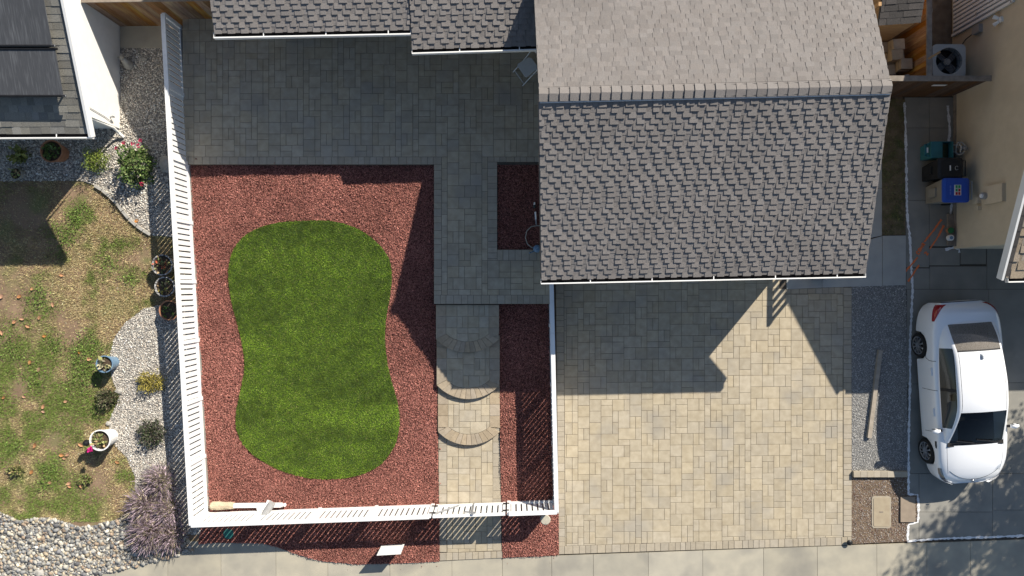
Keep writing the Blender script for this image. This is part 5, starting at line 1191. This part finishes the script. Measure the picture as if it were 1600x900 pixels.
cen = np.array([c0[0], c0[1], 0]); o = bpy.data.objects.new('stalks', fast_mesh('stalks', V-cen, F, mLEAF, Cc)); put(o, lv, cen)
for (px, py, rr) in ((250, 752, .3), (228, 792, .32), (262, 800, .32), (240, 832, .36), (268, 838, .3)):
    c = P(px, py, .1); foliage((c[0], c[1], 0), rr, rr, .3, 420, .06, [(.17, .18, .09), (.21, .20, .135), (.2, .17, .155)], 'foliage', lv, .3, aspect=.18)
# stones and the pale ornament
def rock(px, py, s, label, name='rock', mat=mSTONE, z=0):
    c = P(px, py, z+s[2]); r2 = np.random.default_rng(int(px*7+py)); v = ICO_V*(1+r2.uniform(-.16, .16, (12, 1)))
    return tag(add(name, ([(c[0]+a*s[0], c[1]+b*s[1], z+max(0, .5*s[2]+d*s[2])) for a, b, d in v], ICO_F), mat), label, 'rock')
rock(258, 256, (.22, .25, .12), 'flat grey rock tucked beside the white fence in the gravel')
rock(60, 896, (.17, .12, .06), 'large pale flat stone among the river cobbles')
rock(225, 92, (.09, .07, .06), 'fist sized stone in the shade near the cedar fence')
rock(185, 612, (.12, .07, .05), 'tan stone at the gravel edge beside the dark shrub')
rock(169, 662, (.09, .07, .05), 'small tan stone at the gravel edge above the white planter')
go = thing('garden_statue', P(196, 97), 'small pale sitting animal statue against the white house wall', 'statue'); c = P(196, 97, .2)
prof = [(.0, -.02, .115, .10), (.10, .0, .12, .11), (.20, .01, .10, .09), (.28, .03, .07, .065)]
V, F = [], []
for z, dy, rx, ry in [(0, -.02, .11, .13), (.08, -.02, .12, .14), (.18, .0, .10, .11), (.27, .03, .075, .08), (.31, .05, .06, .06)]:
    for k in range(12): a = 2*math.pi*k/12; V.append((c[0]+rx*math.cos(a), c[1]+dy+ry*math.sin(a), z))
F = [(j*12+k, j*12+(k+1) % 12, (j+1)*12+(k+1) % 12, (j+1)*12+k) for j in range(4) for k in range(12)]+[tuple(range(48, 60))]
add('torso', (V, F), mSTONE, go, smooth=True); add('head', ([(c[0]+a*.07, c[1]+.07+b*.085, .36+d*.07) for a, b, d in ICO_V], ICO_F), mSTONE, go, smooth=True)
for s in (-1, 1): add('ear', cyl((c[0]+s*.045, c[1]+.05, .40), (c[0]+s*.06, c[1]+.04, .46), .025, .008, 8), mSTONE, go)
# tree right of the frame whose shade falls on the drive
tc = (18.0, -1.35, 0); tr_ = thing('street_tree', tc, 'leafy tree beyond the right edge that shades the concrete driveway', 'tree')
add('trunk', tube([(tc[0], tc[1], -.1), (tc[0]+.05, tc[1], 1.6), (tc[0]-.1, tc[1]+.1, 3.2), (tc[0], tc[1], 5.6)], [.2, .16, .13, .08], 12), mBARK, tr_)
parts = []; lp = []
for i in range(40):
    a = R.uniform(0, 6.28); z0 = R.uniform(2.2, 5.2); rr = R.uniform(.5, 2.1); z1 = z0+R.uniform(.6, 2.4)
    e = (tc[0]+rr*math.cos(a), tc[1]+rr*math.sin(a)*1.1, z1); parts.append(tube([(tc[0], tc[1], z0), lerp((tc[0], tc[1], z0+.3), e, .5), e], [.04, .025, .008], 6))
    for k in range(3): lp.append((e[0]+R.gauss(0, .25), e[1]+R.gauss(0, .25), e[2]+R.gauss(0, .25)))
add('limb', comb(*parts), mBARK, tr_)
q = np.array(lp)[NR.integers(0, len(lp), 16000)]+NR.normal(0, .28, (16000, 3)); n = len(q); L = NR.uniform(.09, .17, n)
scatter('crown', LEAF_V, LEAF_F, q, (NR.normal(0, .8, n), NR.normal(0, .8, n), NR.uniform(0, 6.28, n)), np.c_[L*.6, L, L], mLEAF, (np.array([.08, .13, .03])*NR.lognormal(0, .3, n)[:, None]).clip(0, .5), tr_, kind=None)
